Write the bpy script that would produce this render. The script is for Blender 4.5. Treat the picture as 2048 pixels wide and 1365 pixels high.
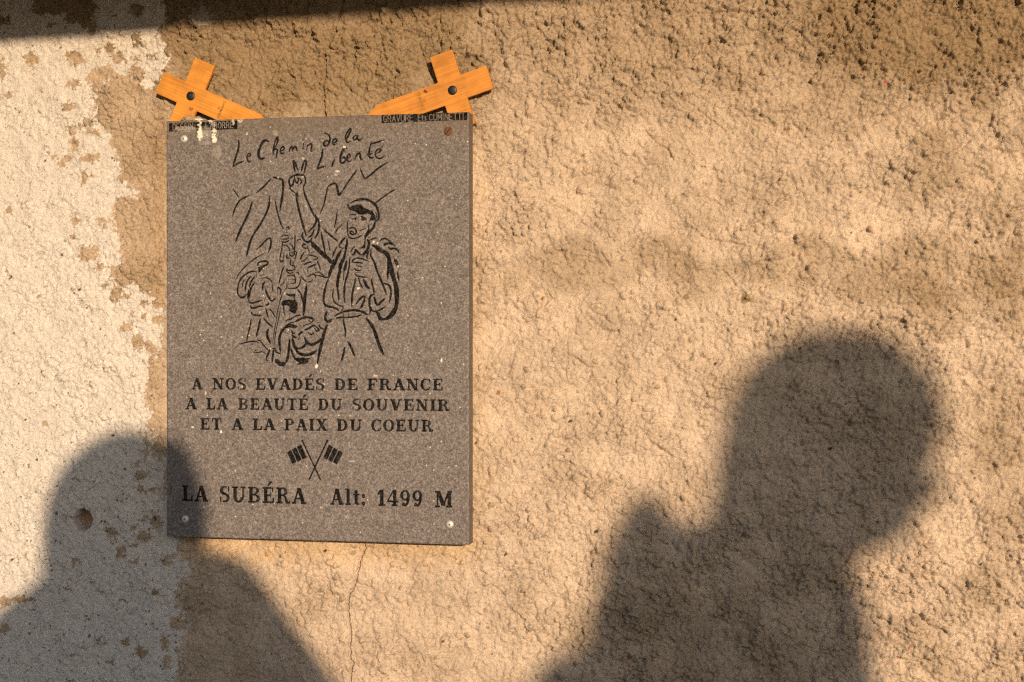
import bpy, bmesh, math, random
import numpy as np
from mathutils import Vector, Matrix, noise as mnoise

for o in list(bpy.data.objects): bpy.data.objects.remove(o)
sc = bpy.context.scene
COL = sc.collection
random.seed(7)
R = math.radians

# ------------------------------------------------------------------ camera
# wall plane is y = 0 (its lit face looks towards -y), ground z = 0, metres
CAM = np.array([0.0, -1.42, 1.50]); FPX = 2844.0; YAW = R(11.0); PITCH = R(-0.25)
cd = bpy.data.cameras.new('camera'); cam = bpy.data.objects.new('camera', cd); COL.objects.link(cam)
cd.sensor_width = 36.0; cd.lens = 36.0 * FPX / 2048.0; cd.clip_start = 0.02; cd.clip_end = 6000
cam.location = CAM; cam.rotation_euler = (R(90) + PITCH, 0, YAW)
sc.camera = cam

# ------------------------------------------------------------------ light
TX, TZ = 0.46, 0.20                       # towards the sun: (TX, -1, TZ)
LS = np.array([TX, -1.0, TZ])
sun_dir = Vector(LS).normalized()
elev = math.asin(sun_dir.z)
w = bpy.data.worlds.new('World'); sc.world = w; w.use_nodes = True
nt = w.node_tree; nt.nodes.clear()
sky = nt.nodes.new('ShaderNodeTexSky'); sky.sky_type = 'NISHITA'; sky.sun_disc = False
sky.sun_elevation = elev; sky.sun_rotation = math.atan2(sun_dir.x, sun_dir.y)
sky.altitude = 1500; sky.air_density = 1.0; sky.dust_density = 5.5; sky.ozone_density = 2.4
bg = nt.nodes.new('ShaderNodeBackground'); bg.inputs['Strength'].default_value = 0.15
wo = nt.nodes.new('ShaderNodeOutputWorld')
nt.links.new(sky.outputs[0], bg.inputs[0]); nt.links.new(bg.outputs[0], wo.inputs[0])
sd = bpy.data.lights.new('sun', 'SUN'); sun = bpy.data.objects.new('sun', sd); COL.objects.link(sun)
sd.energy = 5.0; sd.angle = R(0.72); sd.color = (1.0, 0.755, 0.505)
sun.rotation_euler = sun_dir.to_track_quat('Z', 'Y').to_euler(); sun.location = (3, -6, 3)
sc.view_settings.view_transform = 'Standard'; sc.view_settings.look = 'None'
sc.view_settings.gamma = 1.0; sc.view_settings.exposure = 0.0; sc.view_settings.use_curve_mapping = False
sc.cycles.use_denoising = False; sc.cycles.use_light_tree = False; sc.cycles.denoising_prefilter = 'ACCURATE'; sc.cycles.denoising_input_passes = 'RGB_ALBEDO_NORMAL'; sc.cycles.filter_width = 1.2; sc.cycles.max_bounces = 6; sc.cycles.use_adaptive_sampling = False

# ------------------------------------------------------------------ geometry of the view (pixel <-> place)
def _rot():
    c, s = math.cos(PITCH), math.sin(PITCH); c2, s2 = math.cos(YAW), math.sin(YAW)
    Rx = np.array([[1, 0, 0], [0, c, -s], [0, s, c]]); Rz = np.array([[c2, -s2, 0], [s2, c2, 0], [0, 0, 1]])
    return Rz @ Rx
RM = _rot()
def P(px, py, y=0.0):
    """the point at depth y seen at photograph pixel (px, py)"""
    px = np.asarray(px, float); py = np.asarray(py, float)
    d = np.stack([(px - 1024) / FPX, np.ones_like(px), -(py - 682.5) / FPX], -1) @ RM.T
    t = (y - CAM[1]) / d[..., 1:2]
    return CAM + d * t
def toPX(X, Y, Z):
    v = np.stack([X - CAM[0], Y - CAM[1], Z - CAM[2]], -1) @ RM
    return 1024 + FPX * v[..., 0] / v[..., 1], 682.5 - FPX * v[..., 2] / v[..., 1]
def Q(px, py, t):
    """a point t metres out from the wall whose sun shadow falls at pixel (px, py)"""
    return P(px, py, 0.0) + LS * t

# ------------------------------------------------------------------ helpers
def tag(o, label=None, cat=None, group=None, kind=None):
    if label: o['label'] = label
    if cat: o['category'] = cat
    if group: o['group'] = group
    if kind: o['kind'] = kind
    return o
def empty(name, loc=(0, 0, 0)):
    o = bpy.data.objects.new(name, None); COL.objects.link(o); o.location = loc; o.empty_display_size = .05; return o
def link(name, me, mat=None, parent=None):
    o = bpy.data.objects.new(name, me); COL.objects.link(o)
    if mat: me.materials.append(mat)
    if parent:
        o.parent = parent
        o.matrix_parent_inverse = Matrix.Translation(-Vector(parent.location))
    return o
def obj(name, bm, mat=None, parent=None, smooth=False):
    me = bpy.data.meshes.new(name); bm.to_mesh(me); bm.free()
    if smooth: me.shade_smooth()
    return link(name, me, mat, parent)
def box(bm, x0, x1, y0, y1, z0, z1, M=None):
    vs = [bm.verts.new((x, y, z)) for x in (x0, x1) for y in (y0, y1) for z in (z0, z1)]
    for f in ((0, 1, 3, 2), (4, 6, 7, 5), (0, 4, 5, 1), (2, 3, 7, 6), (0, 2, 6, 4), (1, 5, 7, 3)):
        bm.faces.new([vs[i] for i in f])
    if M is not None: bmesh.ops.transform(bm, matrix=M, verts=vs)
    return vs
def mesh_np(name, verts, quads, smooth=True):
    me = bpy.data.meshes.new(name)
    me.vertices.add(len(verts)); me.vertices.foreach_set('co', np.ascontiguousarray(verts, np.float32).ravel())
    n = len(quads)
    me.loops.add(n * 4); me.loops.foreach_set('vertex_index', np.ascontiguousarray(quads, np.int32).ravel())
    me.polygons.add(n); me.polygons.foreach_set('loop_start', np.arange(0, n * 4, 4, dtype=np.int32))
    try: me.polygons.foreach_set('loop_total', np.full(n, 4, np.int32))
    except Exception: pass
    me.update(calc_edges=True)
    if smooth: me.shade_smooth()
    return me
def attr_f(me, name, a):
    at = me.attributes.new(name, 'FLOAT', 'POINT'); at.data.foreach_set('value', np.ascontiguousarray(a, np.float32).ravel())
def attr_c(me, name, a):
    at = me.attributes.new(name, 'FLOAT_COLOR', 'POINT')
    c = np.ones((len(a), 4), np.float32); c[:, :3] = a; at.data.foreach_set('color', c.ravel())

# ---- noise in numpy
_rng = np.random.RandomState(11)
_perm = np.concatenate([_rng.permutation(512)] * 3)
_ang = _rng.rand(512) * 2 * np.pi; _gx = np.cos(_ang).astype(np.float32); _gy = np.sin(_ang).astype(np.float32)
def perlin(x, y, seed=0):
    x = x + seed * 17.37; y = y + seed * 9.71
    xi = np.floor(x).astype(np.int32); yi = np.floor(y).astype(np.int32)
    xf = (x - xi).astype(np.float32); yf = (y - yi).astype(np.float32)
    u = xf * xf * xf * (xf * (xf * 6 - 15) + 10); v = yf * yf * yf * (yf * (yf * 6 - 15) + 10)
    def g(a, b):
        i = _perm[(_perm[(xi + a) & 511] + ((yi + b) & 511))]
        return _gx[i] * (xf - a) + _gy[i] * (yf - b)
    a = g(0, 0); b = g(1, 0); c = g(0, 1); d = g(1, 1)
    return 1.45 * ((a + u * (b - a)) * (1 - v) + (c + u * (d - c)) * v)
def fbm(x, y, oct=3, seed=0, gain=.5):
    s = 0; a = 1; t = 0
    for i in range(oct):
        s = s + a * perlin(x, y, seed + i * 3); t += a; a *= gain; x = x * 2.03; y = y * 2.03
    return s / t
def cells(x, y, seed=0):
    """cellular noise: distance to the nearest point, and a random value of that cell"""
    x = x + seed * 13.1; y = y + seed * 7.7
    xi = np.floor(x).astype(np.int32); yi = np.floor(y).astype(np.int32)
    best = np.full(x.shape, 9.0, np.float32); val = np.zeros(x.shape, np.float32)
    for a in (-1, 0, 1):
        for b in (-1, 0, 1):
            hsh = _perm[(_perm[(xi + a) & 511] + ((yi + b) & 511))]
            px = xi + a + (hsh & 255) / 255.0; py = yi + b + ((hsh * 37) & 255) / 255.0
            d = (x - px) ** 2 + (y - py) ** 2
            m = d < best; best = np.where(m, d, best); val = np.where(m, (hsh * 101 & 511) / 511.0, val)
    return np.sqrt(best), val
def sstep(a, b, x):
    t = np.clip((x - a) / (b - a), 0, 1); return t * t * (3 - 2 * t)
def poly_mask(U, V, pts):
    """even-odd point in polygon for arrays"""
    ins = np.zeros(U.shape, bool); n = len(pts)
    for i in range(n):
        x1, y1 = pts[i]; x2, y2 = pts[(i + 1) % n]
        if y1 == y2: continue
        c = ((y1 > V) != (y2 > V)) & (U < (x2 - x1) * (V - y1) / (y2 - y1) + x1)
        ins ^= c
    return ins

# ---- material helpers
def newmat(name):
    m = bpy.data.materials.new(name); m.use_nodes = True
    nt = m.node_tree; b = nt.nodes['Principled BSDF']; return m, nt, b
def N(nt, t, **kw):
    n = nt.nodes.new(t)
    for k, v in kw.items():
        if k == 'ins':
            for i, x in v.items(): n.inputs[i].default_value = x
        else: setattr(n, k, v)
    return n
def mix(nt, fac, a, b, mode='MIX'):
    n = nt.nodes.new('ShaderNodeMix'); n.data_type = 'RGBA'; n.blend_type = mode
    for s, v in ((n.inputs[0], fac), (n.inputs[6], a), (n.inputs[7], b)):
        if hasattr(v, 'is_linked'): nt.links.new(v, s)
        elif isinstance(v, (tuple, list)): s.default_value = tuple(v) + ((1,) if len(v) == 3 else ())
        else: s.default_value = v
    return n.outputs[2]
def ramp(nt, src, stops):
    n = nt.nodes.new('ShaderNodeValToRGB'); e = n.color_ramp.elements
    while len(e) < len(stops): e.new(.5)
    for k, (p, c) in enumerate(stops):
        e[k].position = p; e[k].color = (c, c, c, 1) if not isinstance(c, tuple) else tuple(c) + (1,)
    nt.links.new(src, n.inputs[0]); return n.outputs[0]
def noise_tex(nt, co, scale, detail=4, rough=.6, dist=0):
    n = N(nt, 'ShaderNodeTexNoise'); n.inputs['Scale'].default_value = scale; n.inputs['Detail'].default_value = detail
    n.inputs['Roughness'].default_value = rough; n.inputs['Distortion'].default_value = dist
    nt.links.new(co, n.inputs['Vector']); return n.outputs[0]
def simple(name, col, rough=.8, metal=0, var=.25, scale=60, bump=.0):
    m, nt, b = newmat(name)
    tc = N(nt, 'ShaderNodeTexCoord'); f = noise_tex(nt, tc.outputs['Object'], scale)
    r = ramp(nt, f, [(.3, 1 - var), (.7, 1 + var)])
    c = mix(nt, 1.0, col, r, 'MULTIPLY'); nt.links.new(c, b.inputs['Base Color'])
    b.inputs['Roughness'].default_value = rough; b.inputs['Metallic'].default_value = metal
    if bump:
        bp = N(nt, 'ShaderNodeBump'); bp.inputs['Strength'].default_value = .6; bp.inputs['Distance'].default_value = bump
        nt.links.new(f, bp.inputs['Height']); nt.links.new(bp.outputs[0], b.inputs['Normal'])
    return m

# ================================================================== the rendered wall
def axis(a, b, step, lo, hi, g=1.12):
    c = list(np.arange(a, b + step / 2, step)); s = step; x = c[-1]
    while x < hi: s = min(s * g, .15); x += s; c.append(min(x, hi))
    s = step; x = c[0]; l = []
    while x > lo: s = min(s * g, .15); x -= s; l.append(max(x, lo))
    return np.array(l[::-1] + c)
WTOP = 2.22
xs = axis(-0.885, 0.262, .00099, -3.2, 2.6)
zs = axis(1.50 - .422, 1.50 + .412, .00099, 0.0, WTOP)
X, Z = np.meshgrid(xs, zs); X = X.astype(np.float64); Z = Z.astype(np.float64)
U, V = toPX(X, np.zeros_like(X), Z)
XM = X * 1000; ZM = Z * 1000            # millimetres
n1 = fbm(XM / 190, ZM / 190, 3, 1); n2 = perlin(XM / 55, ZM / 55, 5)
wx = XM + 5 * perlin(XM / 16, ZM / 16, 21) + 1.6 * perlin(XM / 4.5, ZM / 4.5, 23)
wz = ZM + 5 * perlin(XM / 16, ZM / 16, 22) + 1.6 * perlin(XM / 4.5, ZM / 4.5, 24)
# ragged boundary of the lime-washed strip on the left (photograph pixels)
jit = 16 * perlin(XM / 26, ZM / 26, 46) * sstep(560, 700, V) + 9 * perlin(XM / 9, ZM / 9, 31) + 5 * perlin(XM / 1.9, ZM / 1.9, 45) + 8 * perlin(XM / 3.6, ZM / 3.6, 32)
jit2 = 9 * perlin(XM / 9, ZM / 9, 33) + 6 * perlin(XM / 3.6, ZM / 3.6, 34)
PU = U + jit; PV = V + jit2
WP = [(-4000, -700), (325, -700), (329, 0), (333, 42), (318, 66), (320, 82), (337, 97), (342, 123), (331, 138), (322, 152), (316, 168), (297, 178), (288, 167),
      (282, 155), (259, 152), (226, 147), (202, 143), (171, 146), (169, 158), (189, 176), (191, 209), (198, 242), (207, 259),
      (222, 266), (220, 286), (228, 300), (243, 344), (236, 366), (252, 364), (275, 385), (268, 396), (229, 392), (223, 417), (226, 458),
      (240, 464), (239, 499), (250, 517), (248, 526), (231, 534), (217, 541), (231, 558), (243, 578), (270, 567), (284, 581),
      (308, 595), (305, 611), (322, 618), (331, 652), (318, 700), (300, 730), (292, 790), (300, 850), (325, 905), (340, 960), (350, 1085), (352, 1115), (381, 1131),
      (372, 1164), (360, 1190), (364, 1235), (372, 1268), (360, 1297), (348, 1330), (348, 1365), (352, 2600), (-4000, 2600)]
white = poly_mask(PU, PV, WP).astype(float)
# missing flakes (x, y, rx, ry) in photograph pixels
FL = [(62, 120, 12, 17), (143, 112, 14, 9), (152, 122, 14, 9), (195, 98, 6, 6), (220, 95, 10, 9), (238, 117, 12, 12), (212, 144, 14, 14), (272, 75, 12, 9), (282, 88, 9, 5),
      (272, 118, 8, 5), (300, 113, 5, 5), (313, 117, 4, 6), (274, 142, 14, 13), (135, 167, 4, 5), (150, 168, 12, 8), (80, 180, 4, 5), (13, 190, 8, 5), (138, 213, 11, 9),
      (178, 245, 12, 7), (142, 262, 10, 9), (162, 255, 6, 6), (186, 265, 14, 6), (148, 290, 11, 14), (104, 314, 6, 6), (135, 316, 12, 6), (122, 326, 8, 8), (188, 315, 13, 9), (170, 318, 8, 7),
      (166, 355, 9, 14), (185, 352, 4, 4), (148, 443, 7, 10), (203, 443, 7, 6), (211, 451, 5, 5), (177, 510, 20, 14), (192, 499, 7, 8), (168, 498, 8, 8),
      (148, 427, 6, 4), (147, 471, 4, 4), (200, 535, 7, 6), (231, 590, 11, 17), (253, 592, 8, 5), (290, 605, 7, 5), (253, 653, 15, 8), (276, 685, 12, 14), (297, 690, 9, 7), (315, 640, 13, 10), (288, 635, 5, 8),
      (3, 130, 8, 14), (5, 150, 6, 8), (112, 10, 22, 22), (82, 14, 12, 18), (160, 15, 34, 24), (178, 48, 16, 12), (185, 62, 9, 10), (150, 38, 26, 8), (104, 50, 7, 6), (275, 20, 14, 14), (2, 42, 7, 12), (15, 40, 6, 10),
      (278, 866, 9, 4), (291, 877, 7, 7), (295, 895, 6, 9), (290, 910, 4, 8), (318, 895, 12, 28), (325, 880, 12, 22), (280, 953, 11, 7), (288, 948, 6, 5), (283, 978, 8, 8), (304, 981, 10, 5), (325, 985, 5, 12), (315, 1045, 10, 14), (311, 1030, 5, 10),
      (224, 1064, 10, 13), (244, 1104, 10, 12), (288, 1035, 5, 12), (287, 1073, 16, 9), (272, 1053, 8, 4), (336, 1122, 9, 11), (364, 1144, 7, 6), (152, 1122, 12, 6), (274, 1124, 4, 5), (312, 1183, 8, 8), (357, 1248, 14, 14), (284, 1305, 10, 12), (253, 1282, 9, 8), (220, 1325, 12, 4), (330, 1290, 9, 16), (333, 1325, 10, 12),
      (5, 1205, 16, 10), (40, 1200, 26, 6), (8, 1258, 8, 12), (90, 850, 8, 5), (305, 700, 8, 10), (304, 760, 7, 12), (300, 812, 8, 8), (318, 830, 10, 18), (12, 420, 8, 5), (46, 404, 6, 4)]
_jx = 8 * perlin(XM / 6, ZM / 6, 35) + 6 * perlin(XM / 1.9, ZM / 1.9, 43); _jz = 7 * perlin(XM / 5, ZM / 5, 36) + 3.5 * perlin(XM / 1.9, ZM / 1.9, 44)
def near(u0, v0, r):
    m = (np.abs(U - u0) < r) & (np.abs(V - v0) < r); return np.where(m)
for (u0, v0, rx, ry) in FL:
    I = near(u0, v0, max(rx, ry) * 2 + 8)
    if len(I[0]) == 0: continue
    q = np.hypot((U[I] + _jx[I] - u0) / rx, (V[I] + _jz[I] - v0) / ry)
    white[I] = np.where(q < 1.02, 0, white[I])
fl = fbm(wx / 10, wz / 10, 3, 41); flr = sstep(330, 60, U) * .06
white = np.where((fl > .46 + flr) & (white > 0), 0, white)
# islands of wash right of the strip, and near the slab top
for (u0, v0, rx, ry) in [(405, 35, 22, 20), (296, 170, 10, 6), (314, 660, 10, 12), (213, 162, 5, 4), (318, 1290, 8, 8)]:
    I = near(u0, v0, 60); q = np.hypot((U[I] + _jx[I] - u0) / rx, (V[I] + _jz[I] - v0) / ry)
    white[I] = np.where(q < 1, .55 if u0 == 405 else 1, white[I])
def soften(a):
    b = a.copy(); b[1:-1, 1:-1] = (4 * a[1:-1, 1:-1] + a[:-2, 1:-1] + a[2:, 1:-1] + a[1:-1, :-2] + a[1:-1, 2:]) / 8; return b

# relief, millimetres, positive = towards the viewer
topr = sstep(330, 60, V + 60 * n1 * 2) * sstep(250, 420, U)
rightr = sstep(1450, 1850, U) * .45
rough = .62 + .55 * topr * .95 + rightr * .4 + .25 * np.clip(n1 * 2, -1, 1) + .35 * sstep(900, 1250, V) * sstep(1000, 1300, U)
rough = rough * (1 - .34 * white) * (1 + .3 * (1 - white) * sstep(420, 340, U))
patch = np.clip(.5 + 1.3 * fbm(XM / 48, ZM / 48, 4, 65), 0, 1)       # crumbling areas against worn, smoother ones
rough = rough * (.55 + .80 * patch)
h = 3.2 * n1 + 1.5 * n2 + 1.3 * perlin(XM / 27, ZM / 27, 6)
ca, sa = math.cos(R(38)), math.sin(R(38))
da = (XM * ca - ZM * sa); db = (XM * sa + ZM * ca)     # streaks run down to the right
h += rough * 1.1 * (np.abs(perlin(da / 30 + .3 * n2, db / 9 + .4 * n2, 7)) ** .8 * 1.5)
for sc_, am in ((17, 1.5), (9.5, 1.2), (5.6, 1.25), (3.6, 1.15), (2.4, .95)):
    h += rough * am * perlin(wx / sc_ if sc_ > 6 else XM / sc_ + .4 * n2, wz / sc_ if sc_ > 6 else ZM / sc_, 70 + int(sc_))
for sc_, am, sd_ in ((8.5, 2.3, 1), (4.8, 2.7, 2), (2.8, 2.3, 3)):
    ww = .8 * perlin(XM / (sc_ * .6), ZM / (sc_ * .6), 90 + sd_)
    d_, v_ = cells(XM / sc_ + .35 * ww, ZM / sc_ + .35 * ww * -.7, sd_)
    h += rough * am * (v_ ** 2.6) * np.clip(1.15 - 1.25 * d_ ** 2, 0, 1)
d_, v_ = cells(wx / 15 + .3 * n2, wz / 13, 4); h += 2.6 * np.clip(topr * 1.0 + rightr + .5 * (patch > .55) * patch, 0, 1.2) * (v_ ** 1.6) * np.clip(1.1 - 1.3 * d_ ** 2, 0, 1)
led = perlin(wx / 34, wz / 26, 13) + .5 * perlin(wx / 13, wz / 11, 14)
gate = sstep(-.1, .35, perlin(XM / 70, ZM / 70, 15))
h += rough * 3.0 * (sstep(.02, .075, led)) * gate
led2 = perlin(wx / 16, wz / 13, 16) + .4 * perlin(wx / 6, wz / 6, 17)
h += rough * 2.1 * (sstep(.1, .155, led2)) * sstep(-.2, .3, perlin(XM / 45, ZM / 45, 18))
fis = np.abs(perlin(wx / 24, wz / 18, 19) + .45 * perlin(wx / 8, wz / 7, 20))
h += 2.2 * np.exp(-((V - 505 - 45 * n2) / 16.0) ** 2) * sstep(940, 1100, U) * (.5 + patch)
h += 1.6 * np.exp(-((V - 1200 - .18 * (U - 900) - 40 * n2) / 14.0) ** 2) * sstep(700, 860, U) * (.4 + patch)
crk = 1 - .75 * sstep(380, 250, U)
h -= crk * rough * 2.7 * sstep(.05, .0, fis) * sstep(.05, .30, perlin(XM / 30, ZM / 30, 25))
fis2 = np.abs(perlin(wx / 11, wz / 9, 26) + .4 * perlin(wx / 4, wz / 4, 27))
h -= crk * rough * 1.9 * sstep(.07, .0, fis2) * sstep(.05, .28, perlin(XM / 17, ZM / 17, 28)) * (.35 + .65 * np.clip(topr + rightr, 0, 1))
h -= h[(U > 300) & (U < 2000) & (V > 0) & (V < 1365)].mean()

tone = np.ones(X.shape + (3,))
base = np.array([.615, .485, .365])
brown = np.array([.355, .250, .142])
bm_ = np.clip(1.05 * topr * sstep(1050, 780, U + 120 * n2) + .75 * sstep(1500, 1800, U + 100 * n1 * 2) * sstep(230, 60, V) + .5 * topr, 0, 1)
bm_ = np.clip(bm_ + .16 * sstep(-.05, .35, fbm(XM / 80, ZM / 80, 3, 51)) + .22 * sstep(1020, 1250, V) * sstep(560, 420, U) + .28 * sstep(1020, 1330, V) * sstep(1080, 1350, U) * sstep(1800, 1600, U), 0, 1)
bm_ = np.clip(bm_ + .42 * sstep(60, 10, np.abs(V - 540 - 60 * n2)) * sstep(940, 1050, U) + .16 * (patch - .4) + .30 * sstep(1650, 1900, U) * sstep(-.1, .3, n2), 0, 1)
# damp brown patch between the wash and the crosses
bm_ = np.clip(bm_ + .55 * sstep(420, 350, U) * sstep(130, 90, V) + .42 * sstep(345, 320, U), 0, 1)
pale = sstep(.05, .45, fbm(XM / 60, ZM / 60, 3, 52)) * .5
tone[:] = base + (brown - base) * (bm_ * .92)[..., None]
tone = tone * (1 + (.22 * pale + .20 * (1 - patch))[..., None] * (1 - bm_[..., None]))
mot = fbm(wx / 9, wz / 9, 3, 53)[..., None]
tone = tone * (1 + .14 * mot) * (1 + .09 * perlin(XM / 2.4, ZM / 2.4, 54)[..., None])
# rust-ochre run-off beside and below the slab
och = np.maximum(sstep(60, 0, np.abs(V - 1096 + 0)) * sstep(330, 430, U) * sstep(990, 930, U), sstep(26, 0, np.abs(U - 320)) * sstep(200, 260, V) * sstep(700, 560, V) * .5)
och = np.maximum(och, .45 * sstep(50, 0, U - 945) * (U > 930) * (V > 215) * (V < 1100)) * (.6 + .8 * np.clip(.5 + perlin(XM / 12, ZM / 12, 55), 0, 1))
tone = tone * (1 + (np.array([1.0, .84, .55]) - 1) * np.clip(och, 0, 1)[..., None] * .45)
lime = np.array([.79, .725, .655])
limev = lime * (1 + .09 * fbm(wx / 22, wz / 22, 3, 56)[..., None] - .20 * sstep(.18, .6, fbm(wx / 7, wz / 7, 2, 57))[..., None])
limev = limev * (1 - .35 * (1 - np.array([.86, .70, .50])) * (sstep(150, 40, V + 60 * n2) * np.clip(.6 + mot[..., 0], 0, 1.2))[..., None])  # brown tint painted in to deepen the eave shade on the upper wash
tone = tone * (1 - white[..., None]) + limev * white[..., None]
h += .85 * white
# grains and pebbles stamped one by one
def stamp(u0, v0, rmm, dh, colr=None, k=1.0, asp=1.0, an=0.0, pw=1):
    """u0, v0 = photograph pixels; dome or pit of radius rmm"""
    c = P(u0, v0); x0, z0 = c[0], c[2]; r = rmm / 1000 * 1.7
    i0, i1 = np.searchsorted(zs, (z0 - r, z0 + r)); j0, j1 = np.searchsorted(xs, (x0 - r, x0 + r))
    if i1 - i0 < 2 or j1 - j0 < 2: return
    S = (slice(i0, i1), slice(j0, j1))
    dx = (X[S] - x0) * 1000; dz = (Z[S] - z0) * 1000; c_, s_ = math.cos(an), math.sin(an)
    q = np.hypot((dx * c_ + dz * s_) / rmm, (-dx * s_ + dz * c_) / (rmm * asp)) + .12 * perlin(XM[S] / 1.7, ZM[S] / 1.7, 60)
    f = np.sqrt(np.clip(1 - q * q, 0, 1)) if pw == 1 else sstep(1.0, .55, q)
    h[S] += dh * f
    if colr is not None:
        a = (sstep(1.0, .75, q) * k)[..., None]; tone[S] = tone[S] * (1 - a) + np.array(colr) * a
rg = random.Random(3)
for i in range(9500):                       # sand grains and small stones standing proud
    u, v = rg.uniform(-40, 2090), rg.uniform(-40, 1400); r = rg.choice([1.1, 1.3, 1.5, 1.7, 2.0, 2.4, 3.0]) * rg.uniform(.8, 1.25)
    if u < 330 and rg.random() < .5: continue
    stamp(u, v, r, r * rg.uniform(.55, 1.05), (rg.uniform(.26, .36), rg.uniform(.19, .26), rg.uniform(.11, .17)) if rg.random() < .12 and u > 330 else None, .55, rg.uniform(.6, 1), rg.uniform(0, 3))
for i in range(190):
    u, v = rg.uniform(400, 2090), rg.uniform(-40, 1400); r = rg.uniform(3, 5.5)
    stamp(u, v, r, r * rg.uniform(.5, .95), None, 0, rg.uniform(.6, 1), rg.uniform(0, 3))
for i in range(2400):                       # pits and dark gravel in the surface
    u, v = rg.uniform(-40, 2090), rg.uniform(-40, 1400); r = rg.choice([.7, .8, 1.0, 1.3]) * rg.uniform(.8, 1.2)
    d = rg.uniform(.05, .13); lw = u < 370
    if not lw and rg.random() < .6: continue
    stamp(u, v, r, -r * 1.0, (d, d * rg.uniform(.75, .95), d * rg.uniform(.5, .8)), .9 if lw else .75, rg.uniform(.45, 1), rg.uniform(0, 3))
for i in range(420):                        # more grit low on the lime wash
    u, v = rg.uniform(-40, 360), rg.uniform(880, 1400); r = rg.choice([.7, .9, 1.2, 1.6]) * rg.uniform(.7, 1.2); d = rg.uniform(.04, .16)
    stamp(u, v, r, -.2, (d, d * rg.uniform(.8, 1), d * rg.uniform(.6, 1.05)), .9, rg.uniform(.4, 1), rg.uniform(0, 3))
for (u, v, r) in [(161, 1180 - 600, 2.6), (1010, 1110, 2.2), (1600, 697, 2), (1660, 898, 2.8), (1558, 360, 2), (1193, 1063, 3), (1430, 728, 2.2), (1140, 843, 2.4), (950, 887, 2), (224, 872, 2.6), (50, 840, 2), (24, 1120, 2.5), (650, 1102, 2.6), (20, 555, 3.2), (88, 322, 2), (1961, 1128, 2), (885, 1284, 2.4), (1350, 640, 2)]:
    stamp(u, v, r, -1.4, (.07, .05, .03), .95, .6, .5)
for (u, v, r, c) in [(996, 786, 3.2, (.42, .16, .05)), (1085, 597, 2.4, (.36, .17, .06)), (1267, 494, 2.4, (.42, .2, .08)), (533, 1109, 3.0, (.6, .32, .1)), (1771, 165, 2.2, (.55, .09, .08)), (1260, 1314, 3.5, (.3, .12, .04)), (1492, 597, 6, (.42, .3, .14)), (1575, 260, 3.2, (.4, .2, .08)), (1817, 1296, 1.6, (.45, .12, .05)), (1235, 362, 9, None), (1915, 340, 7, None), (1345, 295, 6, None), (1500, 590, 7, None), (1455, 340, 6, None)]:
    stamp(u, v, r, r * .35, c, .8, .8, .8)
for (u, v) in [(1214, 1302), (1400, 1293), (1551, 1247), (1508, 954), (971, 368), (1480, 1240)]:
    stamp(u, v, .9, .5, (.85, .82, .76), 1)
# cracks: polylines in photograph pixels, (depth mm, half width mm)
def seg_d(px, py, ax, ay, bx, by):
    vx, vy = bx - ax, by - ay; t = np.clip(((px - ax) * vx + (py - ay) * vy) / (vx * vx + vy * vy + 1e-12), 0, 1)
    return np.hypot(px - ax - t * vx, py - ay - t * vy)
def crack(pts, depth, hw):
    a = np.array([P(*p) for p in pts]) * 1000
    for k in range(len(a) - 1):
        (x0, _, z0), (x1, _, z1) = a[k], a[k + 1]
        i0, i1 = np.searchsorted(zs, ((min(z0, z1) - 5) / 1000, (max(z0, z1) + 5) / 1000)); j0, j1 = np.searchsorted(xs, ((min(x0, x1) - 5) / 1000, (max(x0, x1) + 5) / 1000))
        S = (slice(i0, i1), slice(j0, j1))
        j = .9 * perlin(XM[S] / 3, ZM[S] / 3, 61); d = seg_d(XM[S] + j, ZM[S] + j, x0, z0, x1, z1)
        cut = depth * sstep(hw + .75, hw * .3, d); h[S] = np.minimum(h[S], base_h[S] - cut) if depth > 0 else h[S]
base_h = h.copy()
crack([(727, 1060), (726, 1083), (728, 1100), (718, 1122), (716, 1140), (712, 1160), (708, 1172), (701, 1185), (697, 1200), (695, 1222), (698, 1245), (701, 1262), (699, 1290), (701, 1322), (704, 1328), (700, 1350), (699, 1400)], 7, .75)
crack([(668, -20), (690, 5), (677, 38), (672, 62), (660, 85), (652, 105), (650, 130), (649, 155), (645, 175), (646, 200), (649, 235)], 6, .7)
crack([(649, 118), (638, 115), (630, 112)], 3, .6)
crack([(789, 25), (800, 42), (808, 62), (822, 67), (838, 72)], 4, 1.0)
crack([(839, 92), (850, 125), (862, 148), (872, 160)], 3.5, .8)
crack([(1395, 27), (1420, 28), (1445, 25), (1480, 23), (1500, 27), (1530, 24), (1548, 28), (1562, 38)], 4, 1.1)
crack([(1548, 78), (1560, 88), (1580, 105)], 4, 1.0)
crack([(1690, 35), (1693, 55), (1702, 70)], 4, 1.1)
crack([(1626, 70), (1650, 74), (1668, 73)], 4, 1.0)
crack([(2026, -12), (2030, 0), (2034, 10)], 6, 1.4)
crack([(2028, 419), (2040, 416), (2060, 412)], 6, .9)
crack([(1370, 185), (1377, 205), (1400, 225), (1450, 262)], 2.8, 1.0)
crack([(1290, 262), (1310, 285), (1335, 300), (1345, 318)], 3.2, 1.1)
crack([(1395, 468), (1410, 478), (1480, 490), (1510, 498)], 2.6, 1.0)
crack([(1445, 540), (1460, 555), (1470, 570)], 3, .7)
crack([(1203, 508), (1210, 520), (1218, 532)], 3, .8)
crack([(275, 388), (290, 410), (292, 440), (300, 460), (308, 463)], 2.6, .8)
crack([(250, 505), (262, 515), (270, 522)], 2.6, .8); crack([(255, 545), (268, 560), (292, 585)], 2.2, .7)
crack([(232, 168), (245, 182), (258, 192), (268, 200)], 2.4, .8)
crack([(8, 556), (22, 553)], 3, .8)
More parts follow.
